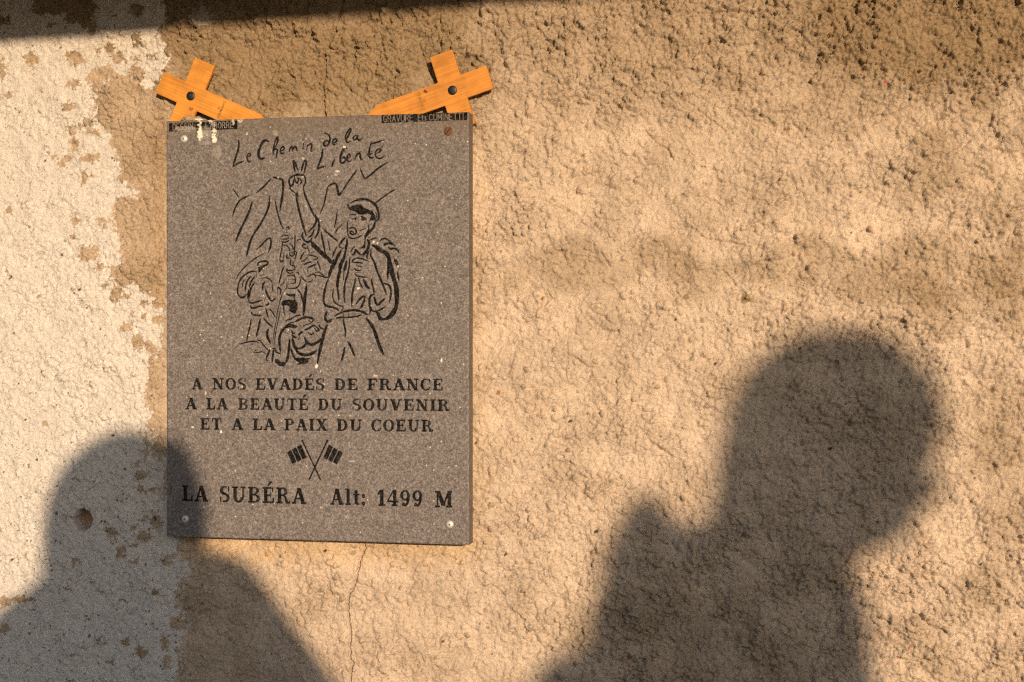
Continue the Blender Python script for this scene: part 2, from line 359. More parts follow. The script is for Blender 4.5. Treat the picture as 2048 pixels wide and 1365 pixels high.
crack([(1290, 645 + 225), (1300, 885), (1330, 905), (1345, 915)], 2.6, .8); crack([(1185, 990), (1215, 985), (1262, 1000)], 2.4, .9)
crack([(1700, 585), (1640, 575), (1590, 560)], 1.8, .9); crack([(1860, 1130 - 290), (1900, 860), (1940, 885)], 2.0, .9)
# drilled hole lower left
c = P(166, 1040); q = np.hypot((X - c[0]) * 1000 / 10.6, (Z - c[2]) * 1000 / 12.2) + .06 * perlin(XM / 6, ZM / 6, 62)
h = np.where(q < 1.25, h - 24 * sstep(1.0, .84, q) + 2.6 * sstep(1.0, .2, q) * perlin(XM / 5, ZM / 5, 63) - 1.2 * sstep(1.25, .95, q), h)
hm = sstep(.98, .86, q)[..., None]; tone = tone * (1 - hm) + np.array([.50, .33, .22]) * (1 + .25 * perlin(XM / 5, ZM / 5, 64)[..., None]) * hm
lm = (sstep(.95, .8, q) * sstep(5, -3, (Z - c[2]) * 1000 + 7))[..., None]; tone = tone * (1 - .7 * lm) + np.array([.7, .62, .55]) * .7 * lm

ny, nx = X.shape
verts = np.stack([X, -h / 1000, Z], -1).reshape(-1, 3)
i = np.arange(ny - 1)[:, None] * nx + np.arange(nx - 1)[None, :]
quads = np.stack([i, i + 1, i + nx + 1, i + nx], -1).reshape(-1, 4)
# nothing is rendered behind the middle of the slab: the coat stops there, the masonry shows
qx = X[:-1, :-1].ravel(); qz = Z[:-1, :-1].ravel(); k1 = P([333, 938], [1060, 240], -.031)
keep = ~((qx > k1[0][0] + .02) & (qx < k1[1][0] - .035) & (qz > k1[0][2] + .02) & (qz < k1[1][2] - .03)); quads = quads[keep]
me = mesh_np('wall_surface', verts, quads, smooth=False)
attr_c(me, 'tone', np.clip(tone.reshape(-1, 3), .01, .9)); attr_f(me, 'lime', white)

mW, nt, b = newmat('lime_render')
at = N(nt, 'ShaderNodeAttribute', attribute_name='tone'); al = N(nt, 'ShaderNodeAttribute', attribute_name='lime')
geo = N(nt, 'ShaderNodeNewGeometry'); pos = geo.outputs['Position']
f1 = noise_tex(nt, pos, 620, 3, .7, .6); f2 = noise_tex(nt, pos, 260, 4, .6, .3); f3 = noise_tex(nt, pos, 2200, 2, .6)
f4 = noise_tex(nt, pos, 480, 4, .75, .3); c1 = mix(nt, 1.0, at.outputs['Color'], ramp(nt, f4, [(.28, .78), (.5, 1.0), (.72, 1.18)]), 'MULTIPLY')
c2 = mix(nt, 1.0, c1, ramp(nt, f2, [(.3, .90), (.7, 1.08)]), 'MULTIPLY')
vo = N(nt, 'ShaderNodeTexVoronoi'); vo.inputs['Scale'].default_value = 420; nt.links.new(pos, vo.inputs['Vector'])
fleck = ramp(nt, vo.outputs['Distance'], [(.08, 1.0), (.16, 0.0)])
pick = N(nt, 'ShaderNodeSeparateColor'); nt.links.new(vo.outputs['Color'], pick.inputs[0])
sel = N(nt, 'ShaderNodeMath', operation='GREATER_THAN'); nt.links.new(pick.outputs[0], sel.inputs[0]); sel.inputs[1].default_value = .72
fm = N(nt, 'ShaderNodeMath', operation='MULTIPLY'); nt.links.new(fleck, fm.inputs[0]); nt.links.new(sel.outputs[0], fm.inputs[1])
fm2 = N(nt, 'ShaderNodeMath', operation='MULTIPLY'); nt.links.new(fm.outputs[0], fm2.inputs[0]); fm2.inputs[1].default_value = .6
c3 = mix(nt, fm2.outputs[0], c2, (.13, .09, .055))
nt.links.new(c3, b.inputs['Base Color']); b.inputs['Roughness'].default_value = .95
b.inputs['Specular IOR Level'].default_value = .15
ad = N(nt, 'ShaderNodeMath', operation='ADD'); nt.links.new(f1, ad.inputs[0])
m3 = N(nt, 'ShaderNodeMath', operation='MULTIPLY'); nt.links.new(f3, m3.inputs[0]); m3.inputs[1].default_value = .5; nt.links.new(m3.outputs[0], ad.inputs[1])
bp = N(nt, 'ShaderNodeBump'); bp.inputs['Strength'].default_value = 1.0; bp.inputs['Distance'].default_value = .0018
nt.links.new(ad.outputs[0], bp.inputs['Height']); nt.links.new(bp.outputs[0], b.inputs['Normal'])
wall = empty('rendered_wall', (-.3, 0, 0))
tag(wall, 'rough sand-rendered tan wall with a flaking lime-washed strip at its left', 'wall')
link('render_coat', me, mW, wall)
bm = bmesh.new(); box(bm, -3.2, 2.6, .03, .45, 0, WTOP + .05)
obj('masonry_core', bm, simple('masonry', (.3, .26, .21), .95), wall)

# ================================================================== ground and roof
mG, nt, b = newmat('trodden_earth'); geo = N(nt, 'ShaderNodeNewGeometry')
f = noise_tex(nt, geo.outputs['Position'], 3, 6, .7); g = noise_tex(nt, geo.outputs['Position'], 60, 4, .7)
cc = mix(nt, ramp(nt, f, [(.42, 0.0), (.58, 1.0)]), (.20, .155, .10), (.07, .085, .035))
cc = mix(nt, 1.0, cc, ramp(nt, g, [(.3, .7), (.7, 1.2)]), 'MULTIPLY')
nt.links.new(cc, b.inputs['Base Color']); b.inputs['Roughness'].default_value = .95
gx = np.concatenate([-np.geomspace(150, 4, 14), np.linspace(-3.5, 3.5, 60), np.geomspace(4, 150, 14)])
gy = np.concatenate([-np.geomspace(150, 5, 14), np.linspace(-4.7, .4, 50), np.geomspace(1, 150, 14)])
GX, GY = np.meshgrid(gx, gy); GZ = .02 * fbm(GX / .6, GY / .6, 3, 71) - .012 + .29 * sstep(-1.95, -2.45, GY); n_ = GX.shape[1]
ii = np.arange(GX.shape[0] - 1)[:, None] * n_ + np.arange(n_ - 1)[None, :]
gm = mesh_np('ground', np.stack([GX, GY, GZ], -1).reshape(-1, 3), np.stack([ii, ii + 1, ii + n_ + 1, ii + n_], -1).reshape(-1, 4))
tag(link('ground', gm, mG), kind='structure')

mH = simple('added_wooded_slope', (.045, .055, .03), .95, 0, .4, .02)  # far ridge added out of view to block low sky light
an = np.linspace(0, 2 * np.pi, 241); rr = np.array([150., 500., 1200., 2000., 2600., 3400.]); AN, RR = np.meshgrid(an, rr)
rid = 1 + .30 * perlin(np.cos(AN) * 3.1 + 7, np.sin(AN) * 3.1, 75) + .12 * perlin(np.cos(AN) * 13, np.sin(AN) * 13, 76)
HZ = -.02 + (RR - 150) * np.tan(R(6.8)) * rid * np.array([0, .35, .75, .95, 1.02, .7])[:, None] * (RR > 150); HZ[:, -1] = HZ[:, 0]
nn = len(an); ii = np.arange(len(rr) - 1)[:, None] * nn + np.arange(nn - 1)[None, :]
hm_ = mesh_np('added_hills', np.stack([RR * np.cos(AN), RR * np.sin(AN), HZ], -1).reshape(-1, 3), np.stack([ii, ii + 1, ii + nn + 1, ii + nn], -1).reshape(-1, 4))
tag(link('added_hills', hm_, mH), kind='structure')

mWood = simple('weathered_timber', (.16, .10, .055), .8, 0, .3, 30)
mTile = simple('slate', (.09, .085, .08), .7, 0, .3, 20)
T0 = .95
e0 = Q(0, 88, T0); e1 = Q(820, 27, T0)
ed = (e1 - e0); ed /= np.linalg.norm(ed[[0, 2]]); ang = math.atan2(ed[2], ed[0])
roof = empty('roof_overhang', Vector(e0)); tag(roof, 'timber roof overhang above the wall casting the shade at the top left', 'roof')
M = Matrix.Translation(Vector((e0[0], -T0, e0[2]))) @ Matrix.Rotation(-ang, 4, 'Y')
RX0, RX1 = -2.3, 2.9
def rbox(name, x0, x1, y0, y1, z0, z1, mat, mm=M):
    bm = bmesh.new(); box(bm, x0, x1, y0, y1, z0, z1, mm); bmesh.ops.recalc_face_normals(bm, faces=bm.faces); return obj(name, bm, mat, roof)
rbox('fascia_board', RX0, RX1, 0, .024, 0, .15, mWood)
Mr = M @ Matrix.Translation((0, .024, .06)) @ Matrix.Rotation(R(16), 4, 'X')
for k in range(9): rbox('rafter', RX0 + .1 + k * .62, RX0 + .17 + k * .62, 0, 1.15, -.01, .06, mWood, Mr)
for k in range(9): rbox('sarking_board', RX0, RX1, .002 + k * .128, .124 + k * .128, .062, .08, mWood, Mr)
for k in range(5):
    for j in range(17): rbox('slate', RX0 + j * .305, RX0 + .30 + j * .305, -.05 + k * .24, .25 + k * .24, .084 + .006 * (j % 2), .09 + .006 * (j % 2), mTile, Mr @ Matrix.Rotation(R(-1.5), 4, 'X'))

# ================================================================== the engraved stone plaque
YF = -.031; YB = -.013                       # front and back of the slab
cor = P([333, 938.5, 937, 333], [243, 224, 1091, 1073], YF)
sx0 = cor[[0, 3], 0].mean(); sx1 = cor[[1, 2], 0].mean(); sz1 = cor[:2, 2].mean(); sz0 = cor[2:, 2].mean()
CELL = .00060
nxs = int(round((sx1 - sx0) / CELL)) + 1; nzs = int(round((sz1 - sz0) / CELL)) + 1
gx = np.linspace(sx0, sx1, nxs); gz = np.linspace(sz0, sz1, nzs); cw = gx[1] - gx[0]
def S(px, py):
    """photograph pixel on the slab face -> grid coordinates"""
    p = P(px, py, YF); return np.stack([(p[..., 0] - sx0) / cw, (p[..., 2] - sz0) / (gz[1] - gz[0])], -1)
FR = {'A': (440, 240, 5.12), 'B': (440, 440, 4.55), 'C': (450, 440, 8.533), 'D': (450, 580, 8.533), 'E': (620, 380, 8.533), 'F': (620, 520, 8.533),
      'L': (340, 740, 3.413), 'K': (340, 870, 3.413), 'X': (325, 215, 12.8), 'Y': (755, 210, 10.24)}
def fr(F, pts):
    ox, oy, s = FR[F]; a = np.asarray(pts, float); return np.stack([ox + a[:, 0] / s, oy + a[:, 1] / s], -1)
class Mask:
    def __init__(s): s.m = np.zeros((nzs, nxs), np.float32)
    def _win(s, a, pad):
        x0 = max(int(a[:, 0].min() - pad), 0); x1 = min(int(a[:, 0].max() + pad) + 2, nxs); y0 = max(int(a[:, 1].min() - pad), 0); y1 = min(int(a[:, 1].max() + pad) + 2, nzs)
        if x1 <= x0 or y1 <= y0: return None
        g = np.meshgrid(np.arange(x0, x1), np.arange(y0, y1)); return (slice(y0, y1), slice(x0, x1)), g[0].astype(float), g[1].astype(float)
    def put(s, W, c, sub=False):
        if sub: s.m[W] = np.minimum(s.m[W], 1 - c)
        else: s.m[W] = np.maximum(s.m[W], c)
    def line(s, g, rad, sub=False):          # g: grid points, rad: radius per point in cells
        for k in range(len(g) - 1):
            a, b = g[k], g[k + 1]; r = max(rad[k], rad[k + 1]); w_ = s._win(np.array([a, b]), r + 1.5)
            if w_ is None: continue
            W, gx_, gy_ = w_; vx, vy = b - a; L2 = vx * vx + vy * vy + 1e-9
            t = np.clip(((gx_ - a[0]) * vx + (gy_ - a[1]) * vy) / L2, 0, 1)
            d = np.hypot(gx_ - a[0] - t * vx, gy_ - a[1] - t * vy) - (rad[k] * (1 - t) + rad[k + 1] * t)
            s.put(W, np.clip(.5 - d, 0, 1), sub)
    def poly(s, g, sub=False):               # any simple polygon
        w_ = s._win(g, 2)
        if w_ is None: return
        W, gx_, gy_ = w_; d = np.full(gx_.shape, 1e9); ins = np.zeros(gx_.shape, bool)
        for k in range(len(g)):
            a, b = g[k], g[(k + 1) % len(g)]; d = np.minimum(d, seg_d(gx_, gy_, a[0], a[1], b[0], b[1]))
        ins = poly_mask(gx_, gy_, [tuple(q) for q in g]); d = np.where(ins, -d, d); s.put(W, np.clip(.5 - d, 0, 1), sub)
def smooth_line(p, n=4):
    p = np.asarray(p, float)
    if len(p) < 3: return p
    q = np.vstack([2 * p[0] - p[1], p, 2 * p[-1] - p[-2]]); out = []
    for k in range(1, len(q) - 2):
        for t in np.arange(n) / n:
            out.append(.5 * (2 * q[k] + (q[k + 1] - q[k - 1]) * t + (2 * q[k - 1] - 5 * q[k] + 4 * q[k + 1] - q[k + 2]) * t * t + (3 * q[k] - q[k - 1] - 3 * q[k + 1] + q[k + 2]) * t ** 3))
    out.append(p[-1]); return np.array(out)
def parse(t):
    return [tuple(float(v) for v in q.split(',')) for q in t.split()]
def draw(mask, text, kw=1.0, te=.45):
    """one stroke per ';' :  frame width x,y x,y ...   (width 'p' = filled polygon)"""
    for s in text.replace('\n', ' ').split(';'):
        s = s.strip()
        if not s: continue
        F, wd, rest = s.split(None, 2); pts = fr(F, parse(rest))
        if wd == 'p': mask.poly(S(pts[:, 0], pts[:, 1])); continue
        if len(pts) == 1: pts = np.vstack([pts, pts + .01])
        ln = smooth_line(pts); g = S(ln[:, 0], ln[:, 1]); t = np.linspace(0, 1, len(g))
        r = float(wd) / FR[F][2] * kw * (.96 if F in 'CD' else 1.0) / 2 * .86         # 1 px is about one cell
        prof = te + (1 - te) * np.clip(np.minimum(t, 1 - t) * 5, 0, 1) ** .7
        prof = prof * (1 + .13 * np.sin(t * 19 + pts[0, 0])); mask.line(g, r * prof)
# --- handwriting
TITLE = '''A 14 190,205 187,290 160,380 128,485; A 13 128,485 175,450 235,425; A 11 272,385 300,375 308,350 290,345 275,380 280,415 300,430 318,418;
A 19 495,222 460,212 425,245 398,310 392,370 415,400 455,390; A 12 540,370 545,300 560,230 580,185 592,184 585,230 552,305; A 12 545,320 565,298 584,310 580,345 572,395;
A 11 612,320 640,312 657,290 640,277 618,300 618,335 635,345 660,338; A 14 706,330 712,285; A 13 712,300 733,276 742,322; A 13 744,306 768,272 790,318; A 15 850,206 850,212; A 14 853,240 845,302; A 11 845,300 860,296;
A 14 885,312 892,258; A 13 892,272 925,246 938,262 930,312 942,322;
A 13 1068,135 1110,155 1124,205 1105,255 1072,268 1060,240 1085,215 1120,228; A 11 1150,232 1185,226 1196,204 1170,198 1150,222 1160,252 1200,242;
A 12 1300,232 1280,190 1300,130 1330,92 1338,108 1308,170 1288,215 1300,232 1332,222; A 11 1408,162 1378,165 1360,190 1380,206 1405,175 1410,162 1406,195 1425,208 1455,188;
A 15 1048,300 1042,370 1016,440 990,505; A 13 990,507 1030,488 1080,475; A 15 1172,400 1155,440 1145,478; A 15 1176,345 1176,350; A 15 1302,300 1278,282 1250,325 1230,385 1232,430 1258,442 1284,412 1270,385 1246,392;
A 11 1300,395 1330,376 1322,350 1304,368 1300,412 1325,428 1345,410; A 13 1375,415 1392,358; A 13 1386,385 1408,352 1432,346 1436,395 1458,408; A 13 1550,225 1530,300 1522,370 1545,390 1570,385; A 12 1548,244 1600,232 1668,212; A 12 1500,360 1530,352 1560,345;
A 11 1592,348 1630,332 1645,306 1618,300 1588,340 1600,385 1640,396 1682,370; A 12 1674,253 1650,285'''
DRAW = '''A 9 128,705 160,750 192,798; A 13 125,990 150,910 195,832 240,802 295,775; A 13 370,748 440,690 520,605; A 17 540,590 600,600 640,625 642,720 628,830 610,940;
A 17 325,845 300,930 265,1010 220,1100 180,1190 160,1245; A 16 508,785 500,870 470,960 410,1070 350,1160 310,1240 285,1330 268,1380; B 14 270,200 255,260 240,335; A 11 560,820 580,920 600,1000 625,1075 650,1120;
C 22 535,510 620,430 700,345 755,312 785,335; C 24 775,320 782,400 765,480 735,560; A 11 1018,970 1060,870 1085,760 1100,690; A 13 1100,690 1150,655 1190,655; A 17 1188,655 1202,720 1215,770 1250,730; A 12 1250,730 1330,610 1400,515;
A 12 1435,500 1458,560 1480,605; A 14 1480,605 1540,565 1620,495 1715,435; A 10 1790,712 1700,770 1580,860; A 10 1200,930 1190,1010 1168,1105; A 9 1250,1068 1210,1110 1172,1165;
A 14 768,545 755,480 748,430 762,425 776,470 802,530; A 14 828,540 845,470 862,425 880,425 875,470 855,560; A 15 770,562 735,582 708,605 706,640 718,680 742,665 755,620 762,575; A 18 765,566 810,562 850,572; A 12 762,600 775,640 792,652; A 12 790,590 802,620 786,650; A 13 800,650 795,692; A 11 812,600 832,635 815,665; A 11 855,560 873,612 868,655 848,690;
A 11 712,680 725,715 770,752; A 9 785,740 792,770 800,795; A 8 828,735 830,755; A 16 775,755 790,850 820,980 850,1090 880,1190; A 14 848,690 868,770 910,870 950,960 978,1005;
A 16 977,970 985,1030 958,1090 905,1150; A 16 1002,1010 1012,1080 1000,1160 968,1215; A 16 848,1150 840,1190 858,1230 890,1252 925,1240 938,1212; A 14 962,1120 942,1175 905,1205; A 13 1050,1115 1100,1160 1150,1200 1204,1245;
B 13 918,115 932,190 957,305; B 13 978,180 998,278; B 28 830,205 870,250 930,310 1015,380; B 17 985,370 1010,390 1030,380;
E 28 690,230 760,190 850,165 930,160 1010,185 1080,230 1130,290 1162,380 1172,455 1150,515 1115,535; E 24 643,250 655,300 700,350; E 18 680,298 760,275 870,258; E p 690,300 870,262 920,310 1060,365 1105,430 1118,525 1070,480 1045,430 975,405 900,425 820,420 775,375 700,350; E p 1045,430 1115,530 1035,515 1005,560 1020,500; E 12 1105,390 1140,430 1120,500;
E 14 668,437 715,422 780,425; E 12 660,478 700,466; E 12 700,490 740,502 775,480; E 12 788,455 780,490 765,520; E 20 865,455 910,475 955,512; E 28 878,515 905,522; E 12 858,505 890,495 928,522; E 24 725,600 728,598; E 20 785,608 795,610;
E 22 670,660 710,645 755,655 782,700 775,748 730,765 690,745 680,718 715,712 742,738; E 16 645,515 632,600 640,700 645,770 680,820 740,832 800,820 850,795 892,770; E 11 840,705 890,680 952,660; E 30 1112,545 1080,640 1030,700 985,760; E p 985,680 1060,660 1000,760 955,815 940,900 945,1000 790,1005 870,985 915,940 930,830 925,780; E 16 1025,585 1035,605; E 12 990,590 1000,640 990,680;
E 26 600,815 545,870 508,930 490,970; E 16 490,970 520,988 575,1000; E 30 625,840 630,900 612,980 598,1070 570,1180 540,1280 515,1360; E 12 655,955 650,1050; E 14 765,955 720,1010 690,1065; E 24 700,1110 745,1100 768,1050 780,1025 820,1070 870,1120; E 34 975,850 1005,900 985,1000 940,1070 880,1110; E 11 1045,1012 960,1080 885,1140;
E 17 985,822 1050,790; E 17 1030,858 1080,832 1140,822; E 17 1180,890 1210,850 1270,830 1330,860 1400,920 1452,965; E 28 1258,958 1285,928 1350,912 1410,935; E 24 1330,980 1380,1010 1440,1000 1490,1030 1515,1080; E 12 1470,1150 1510,1140; E 16 1437,1180 1420,1260; E 38 1450,1195 1475,1250 1505,1310;
E 50 1065,950 1130,980 1200,1035 1290,1080 1335,1150 1355,1230 1365,1365; E 22 1000,1075 968,1110 972,1180; E 22 1040,1030 1035,1130 1080,1210 1115,1290 1140,1365; E 17 1015,1225 940,1200 850,1170 780,1172 722,1210 730,1238 810,1240 895,1252; E 16 780,1300 880,1312;
E 38 530,1030 480,1120 430,1230 400,1300 372,1365; E 20 460,970 410,1060 378,1150; E 28 625,1220 605,1300 595,1370; E 18 680,1155 668,1250 663,1365; E 26 20,940 40,960 60,985;
F 38 400,0 375,110 340,210 315,310; F 28 305,340 280,400 255,500 235,600 228,700 252,770 320,800 410,820 460,840 485,872; F 17 395,490 385,600 395,680 430,740 490,775 550,800 558,830 520,890; F 38 535,0 512,100 502,200 480,300 465,400 465,500; F 24 465,480 480,600 490,690;
F 28 622,20 592,120 575,200; F 20 575,190 565,345; F 24 668,0 662,130 640,240 610,340 590,420 582,520 578,620 592,740; F 24 770,310 760,400 735,500 715,600 710,700 710,800; F 16 730,48 850,50 900,60; F 16 780,100 880,125; F 16 752,140 780,175 875,190; F 14 765,215 865,215; F 17 755,238 800,275 870,290 970,300; F 17 970,300 1045,320;
F 17 825,300 850,400 900,492; F 32 905,330 935,390 960,450 1010,487; F 22 1042,330 1055,400 1080,500 1092,590; F 26 1080,20 1110,100 1150,220 1200,330 1240,430 1280,530 1300,600; F 24 1255,405 1320,420 1365,470 1378,560 1370,640 1350,730;
F 30 1085,592 1035,615 1012,680 1012,780 1032,850 1015,910; F 22 1030,850 1100,885 1180,860 1280,800; F 30 1090,640 1110,700 1122,755; F 28 1122,755 1165,765 1210,720 1275,665; F 26 780,755 840,680 900,628 935,632; F 26 938,625 920,700 885,780 848,832;
F 56 1345,-20 1365,60 1395,220 1428,330 1458,430 1475,560 1476,700 1462,820 1405,920 1330,990 1240,1022; F 44 1260,1020 1195,1000 1162,935 1142,900; F 26 1322,0 1330,150 1322,250 1325,330; F 60 1355,20 1365,220; F 32 1450,50 1485,120; F 24 1490,215 1500,280 1515,355;
F 30 545,890 650,870 750,860 850,875 920,905 985,938; F 22 985,938 1020,910; F 20 600,985 700,980 800,965 870,945; F 20 410,970 480,925 560,895; F 22 440,995 510,985 600,985; F 20 555,915 580,980; F 16 655,880 660,970; F 34 285,885 262,940 258,1010 285,1055 340,1042 370,1012; F 13 340,870 385,878;
F 22 575,985 570,1060 590,1150 602,1230 595,1320; F 28 955,1000 1020,1080 1080,1180 1130,1290; B 22 1335,900 1390,980 1420,1060 1450,1150 1488,1228; B 30 1450,1160 1482,1220; F 28 285,1110 250,1200 225,1300; B 19 975,960 945,1020 930,1100 905,1200 885,1305; B 16 1160,1105 1195,1170 1222,1242; B 14 1132,1160 1122,1220 1102,1290; B 17 787,585 777,680 770,760 757,870;
C 20 1042,132 1085,125 1088,165; C 16 1040,150 1045,192; C 15 990,215 1060,220; C 15 965,252 1070,256; C 15 948,292 990,272 1090,276; C 16 952,328 1050,330 1092,292; C 20 960,362 1000,386 1060,370 1090,350; C 15 945,300 957,370; C 13 1110,322 1132,330 1150,310; C 30 1185,255 1187,258; C 18 1190,262 1190,400 1180,540; C 15 1120,260 1130,300;
C 18 975,380 970,470 950,570 932,680; C 22 930,660 950,715 1002,690; C 16 995,580 1000,690; C 16 975,435 1040,435 1090,490 1100,540; C 16 1095,400 1150,455 1160,520; C 9 1020,450 1000,560; C 18 1090,555 1110,612 1150,618 1182,582 1120,560; C 20 1062,580 1048,640 1100,662; C 16 1150,550 1215,550 1208,600 1185,690;
C 16 1120,665 1108,740 1150,780 1162,720; C 16 1100,765 1180,790 1190,845; C 18 1040,850 1110,870 1195,850; C 16 1060,830 1048,880 1100,912 1165,900; C 20 1012,790 970,880 945,980 915,1092; C 15 1000,900 1002,945; C 15 1210,900 1250,900 1252,942; C 18 1050,957 1130,945 1180,960 1196,1020 1188,1080 1120,1090; C 22 1072,1015 1180,1015; C 18 1275,980 1280,1060 1250,1130 1190,1170 1070,1170; C 14 1215,780 1213,822;
C 13 1000,1000 1000,1080 960,1100 940,1140; C 11 1035,1005 1040,1060; C 13 1050,1080 1052,1150 1010,1205; C 22 882,1172 912,1162 950,1200 932,1285; C 18 890,1190 900,1290; C 22 553,790 560,750 610,715 680,705 728,728 715,762 640,792 572,820; C p 555,800 600,830 690,760 715,765 640,830 600,890 570,900; C 26 572,830 572,900; C 13 640,835 652,930; C 16 590,952 650,945; C 13 650,930 692,962; C 11 710,770 698,905;
C 16 570,997 640,1000; C 15 640,1000 700,990 760,1020 795,1060 802,1150 815,1242; C 14 180,1030 230,930 310,830 420,730 540,640 660,578; C 20 545,890 460,880 380,910 300,970 240,1060 215,1160 213,1260 245,1318; C 26 235,1290 260,1322 315,1322 362,1275; C 15 330,1020 300,1080 290,1155; C 22 440,960 380,1040 350,1130 338,1225; C 22 500,970 440,1060 412,1150; C 24 500,1075 450,1150 420,1250 400,1350; C 24 405,1120 430,1200; C 15 530,900 533,980;
C 24 678,1055 642,1120 640,1195; C 28 688,1190 720,1290 770,1360; C 20 1395,1100 1375,1200 1355,1340; C 16 1225,1190 1290,1260 1320,1345; C 12 1215,395 1240,345 1280,335 1300,362; C 26 1310,440 1345,420 1372,432; C 18 1308,450 1350,480 1392,490; C 15 1392,450 1410,490 1440,555; C 20 1290,690 1300,620 1345,560; C 17 1295,710 1345,700 1400,640; C 18 1400,600 1480,608 1570,640; C 16 1440,570 1520,540; C 16 1408,635 1420,690; C 16 1500,692 1570,665 1575,640; C 15 1560,560 1600,602; C 15 1330,560 1380,545;
C 20 1340,775 1400,735 1480,718; C 22 1410,815 1480,790 1560,752; C 20 1402,830 1412,922; C 18 1520,810 1552,862; C 17 1568,700 1600,780 1627,862; C 11 1250,800 1330,812; C 18 1330,850 1372,922; C 16 1290,960 1330,1010 1382,1060; C 14 1400,1070 1460,1050 1502,1015; C 18 1408,970 1480,930 1525,938 1552,990; C 14 1530,900 1600,895 1650,930 1700,972; C 18 1550,950 1640,962 1700,982 1765,990;
D 12 980,40 940,180 900,340 875,500 840,700 810,915; D 12 945,290 920,450 880,640 852,800 838,942; D 26 402,0 390,100 400,190; D 24 400,195 450,228 530,210 628,178; D 24 428,265 450,308 510,310 580,285 650,280; D 22 742,220 735,250 682,265; D 15 690,120 668,195; D 20 443,380 468,425 540,435 622,442; D 26 690,0 720,90 760,170; D 22 760,170 800,190 862,142;
D 20 443,490 430,600 405,700 380,800 370,872; D 26 597,500 575,620 550,720 525,808; D 22 652,485 720,560 812,642; D 32 738,670 712,740 730,830 772,912; D 20 690,312 710,390 735,475; D 17 735,312 800,375 860,470; D p 955,250 965,200 1010,175 1100,170 1190,172 1232,225 1232,320 1195,412 1140,390 1080,355 1112,300 1070,268 1010,270 985,290;
D 16 1000,270 998,350 1020,442; D 16 1090,400 1092,495; D p 1030,62 1080,72 1200,72 1200,112 1160,118 1090,112 1050,95; D 26 1165,110 1190,170; D 11 1090,105 1090,155; D 20 1240,0 1295,80 1315,180 1342,225; D 28 1370,0 1352,120 1340,260 1330,442; D 17 1040,548 1042,522 1120,500 1200,452 1270,432 1282,458; D 30 1200,542 1280,500 1370,470 1460,480 1518,505; D 18 1518,505 1495,548; D 13 1060,590 1130,562 1205,545;
D 34 1060,610 1000,670 950,740 925,830 930,950 940,1050; D 16 940,1040 938,1125; D 18 985,712 1072,752; D p 1040,600 1110,580 1200,605 1245,632 1180,665 1100,640 1030,665 1010,650; D 34 1100,850 1092,950 1082,1060 1060,1180 1020,1260; D 56 865,1195 910,1245 970,1275 1015,1250; D 22 1132,690 1150,745 1192,735; D 26 1138,770 1165,800 1215,822; D 40 1145,830 1165,920 1190,985 1240,1010; D 24 1250,780 1290,732 1322,722; D 17 1272,790 1242,862; D 30 1210,1002 1290,1000 1358,950 1380,890 1352,810;
D 38 1200,1015 1250,1078 1330,1110 1420,1110 1500,1080 1558,1035; D 26 1120,1000 1150,1100 1195,1180; D p 1170,1162 1280,1160 1330,1150 1380,1172 1460,1160 1422,1200 1412,1240 1370,1270 1270,1278 1210,1286 1265,1245 1180,1192; D 36 1352,820 1400,905 1470,938 1550,910 1620,860 1660,830; D 14 1260,590 1310,652; D 30 1340,612 1460,572; D 13 1410,520 1480,552 1492,510; D 13 1325,600 1345,635; D 24 1350,687 1425,662 1490,615 1535,618; D 22 1535,618 1600,682 1560,702 1520,650; D 15 1410,722 1450,762 1502,750 1490,710; D 22 1600,600 1622,642 1682,680; D 12 1552,560 1650,562; D 24 1610,600 1625,640;
D 28 1742,610 1700,720 1670,850 1622,960 1600,1080 1590,1180 1577,1258; D 36 1660,830 1625,950; D 18 245,930 330,905 430,885 520,885 572,905; D 16 530,860 590,870 640,930 700,1000 752,1042; D 9 440,900 420,952; D 9 430,930 525,930; D 9 420,982 545,985; D 9 440,1010 562,1030; D 13 482,1080 560,1070 640,1060 702,1110; D 9 412,990 450,1022; D 9 562,1020 500,1045 490,1075;
D 28 762,1020 730,1100 705,1160; D 16 702,1150 700,1195 742,1215; D 20 800,1007 842,1005 862,1050 900,1080 942,1082; D 28 825,1030 812,1130 800,1240'''
# --- slab-serif capitals, unit cap height; (width, shapes) with shapes r = rectangle, q = polygon, a = elliptic arc
TK, TN, SF = .235, .105, .11
def _r(x0, y0, x1, y1): return [(x0, y0), (x1, y0), (x1, y1), (x0, y1)]
def _arc(cx, cy, rx, ry, a0, a1, tk=TK, tn=TN, n=20):
    out = []; an = np.radians(np.linspace(a0, a1, n))
    for k in range(n - 1):
        q = []
        for a, e in ((an[k], 0), (an[k + 1], 0), (an[k + 1], 1), (an[k], 1)):
            q.append((cx + (rx - e * tk) * math.cos(a), cy + (ry - e * tn) * math.sin(a)))
        out.append(q)
    return out
def _serif(x, y, wd, up): return [_r(x - wd / 2, y, x + wd / 2, y + SF) if up else _r(x - wd / 2, y - SF, x + wd / 2, y)]
def stem(x, l=.2, serf=(1, 1)):
    o = [_r(x - TK / 2, 0, x + TK / 2, 1)]
    if serf[0]: o += _serif(x, 0, TK + l, True)
    if serf[1]: o += _serif(x, 1, TK + l, False)
    return o
def diag(x0, y0, x1, y1, t): return [[(x0 - t / 2, y0), (x0 + t / 2, y0), (x1 + t / 2, y1), (x1 - t / 2, y1)]]
G = {}
G['A'] = (.98, diag(.15, 0, .47, 1, .12) + diag(.80, 0, .47, 1, .27) + [_r(.24, .28, .72, .37)] + _serif(.16, 0, .32, 1) + _serif(.80, 0, .38, 1))
G['N'] = (1.0, diag(.2, 1, .8, 0, .27) + [_r(.15, 0, .25, 1), _r(.75, 0, .85, 1)] + _serif(.2, 0, .34, 1) + _serif(.16, 1, .3, 0) + _serif(.8, 1, .34, 0))
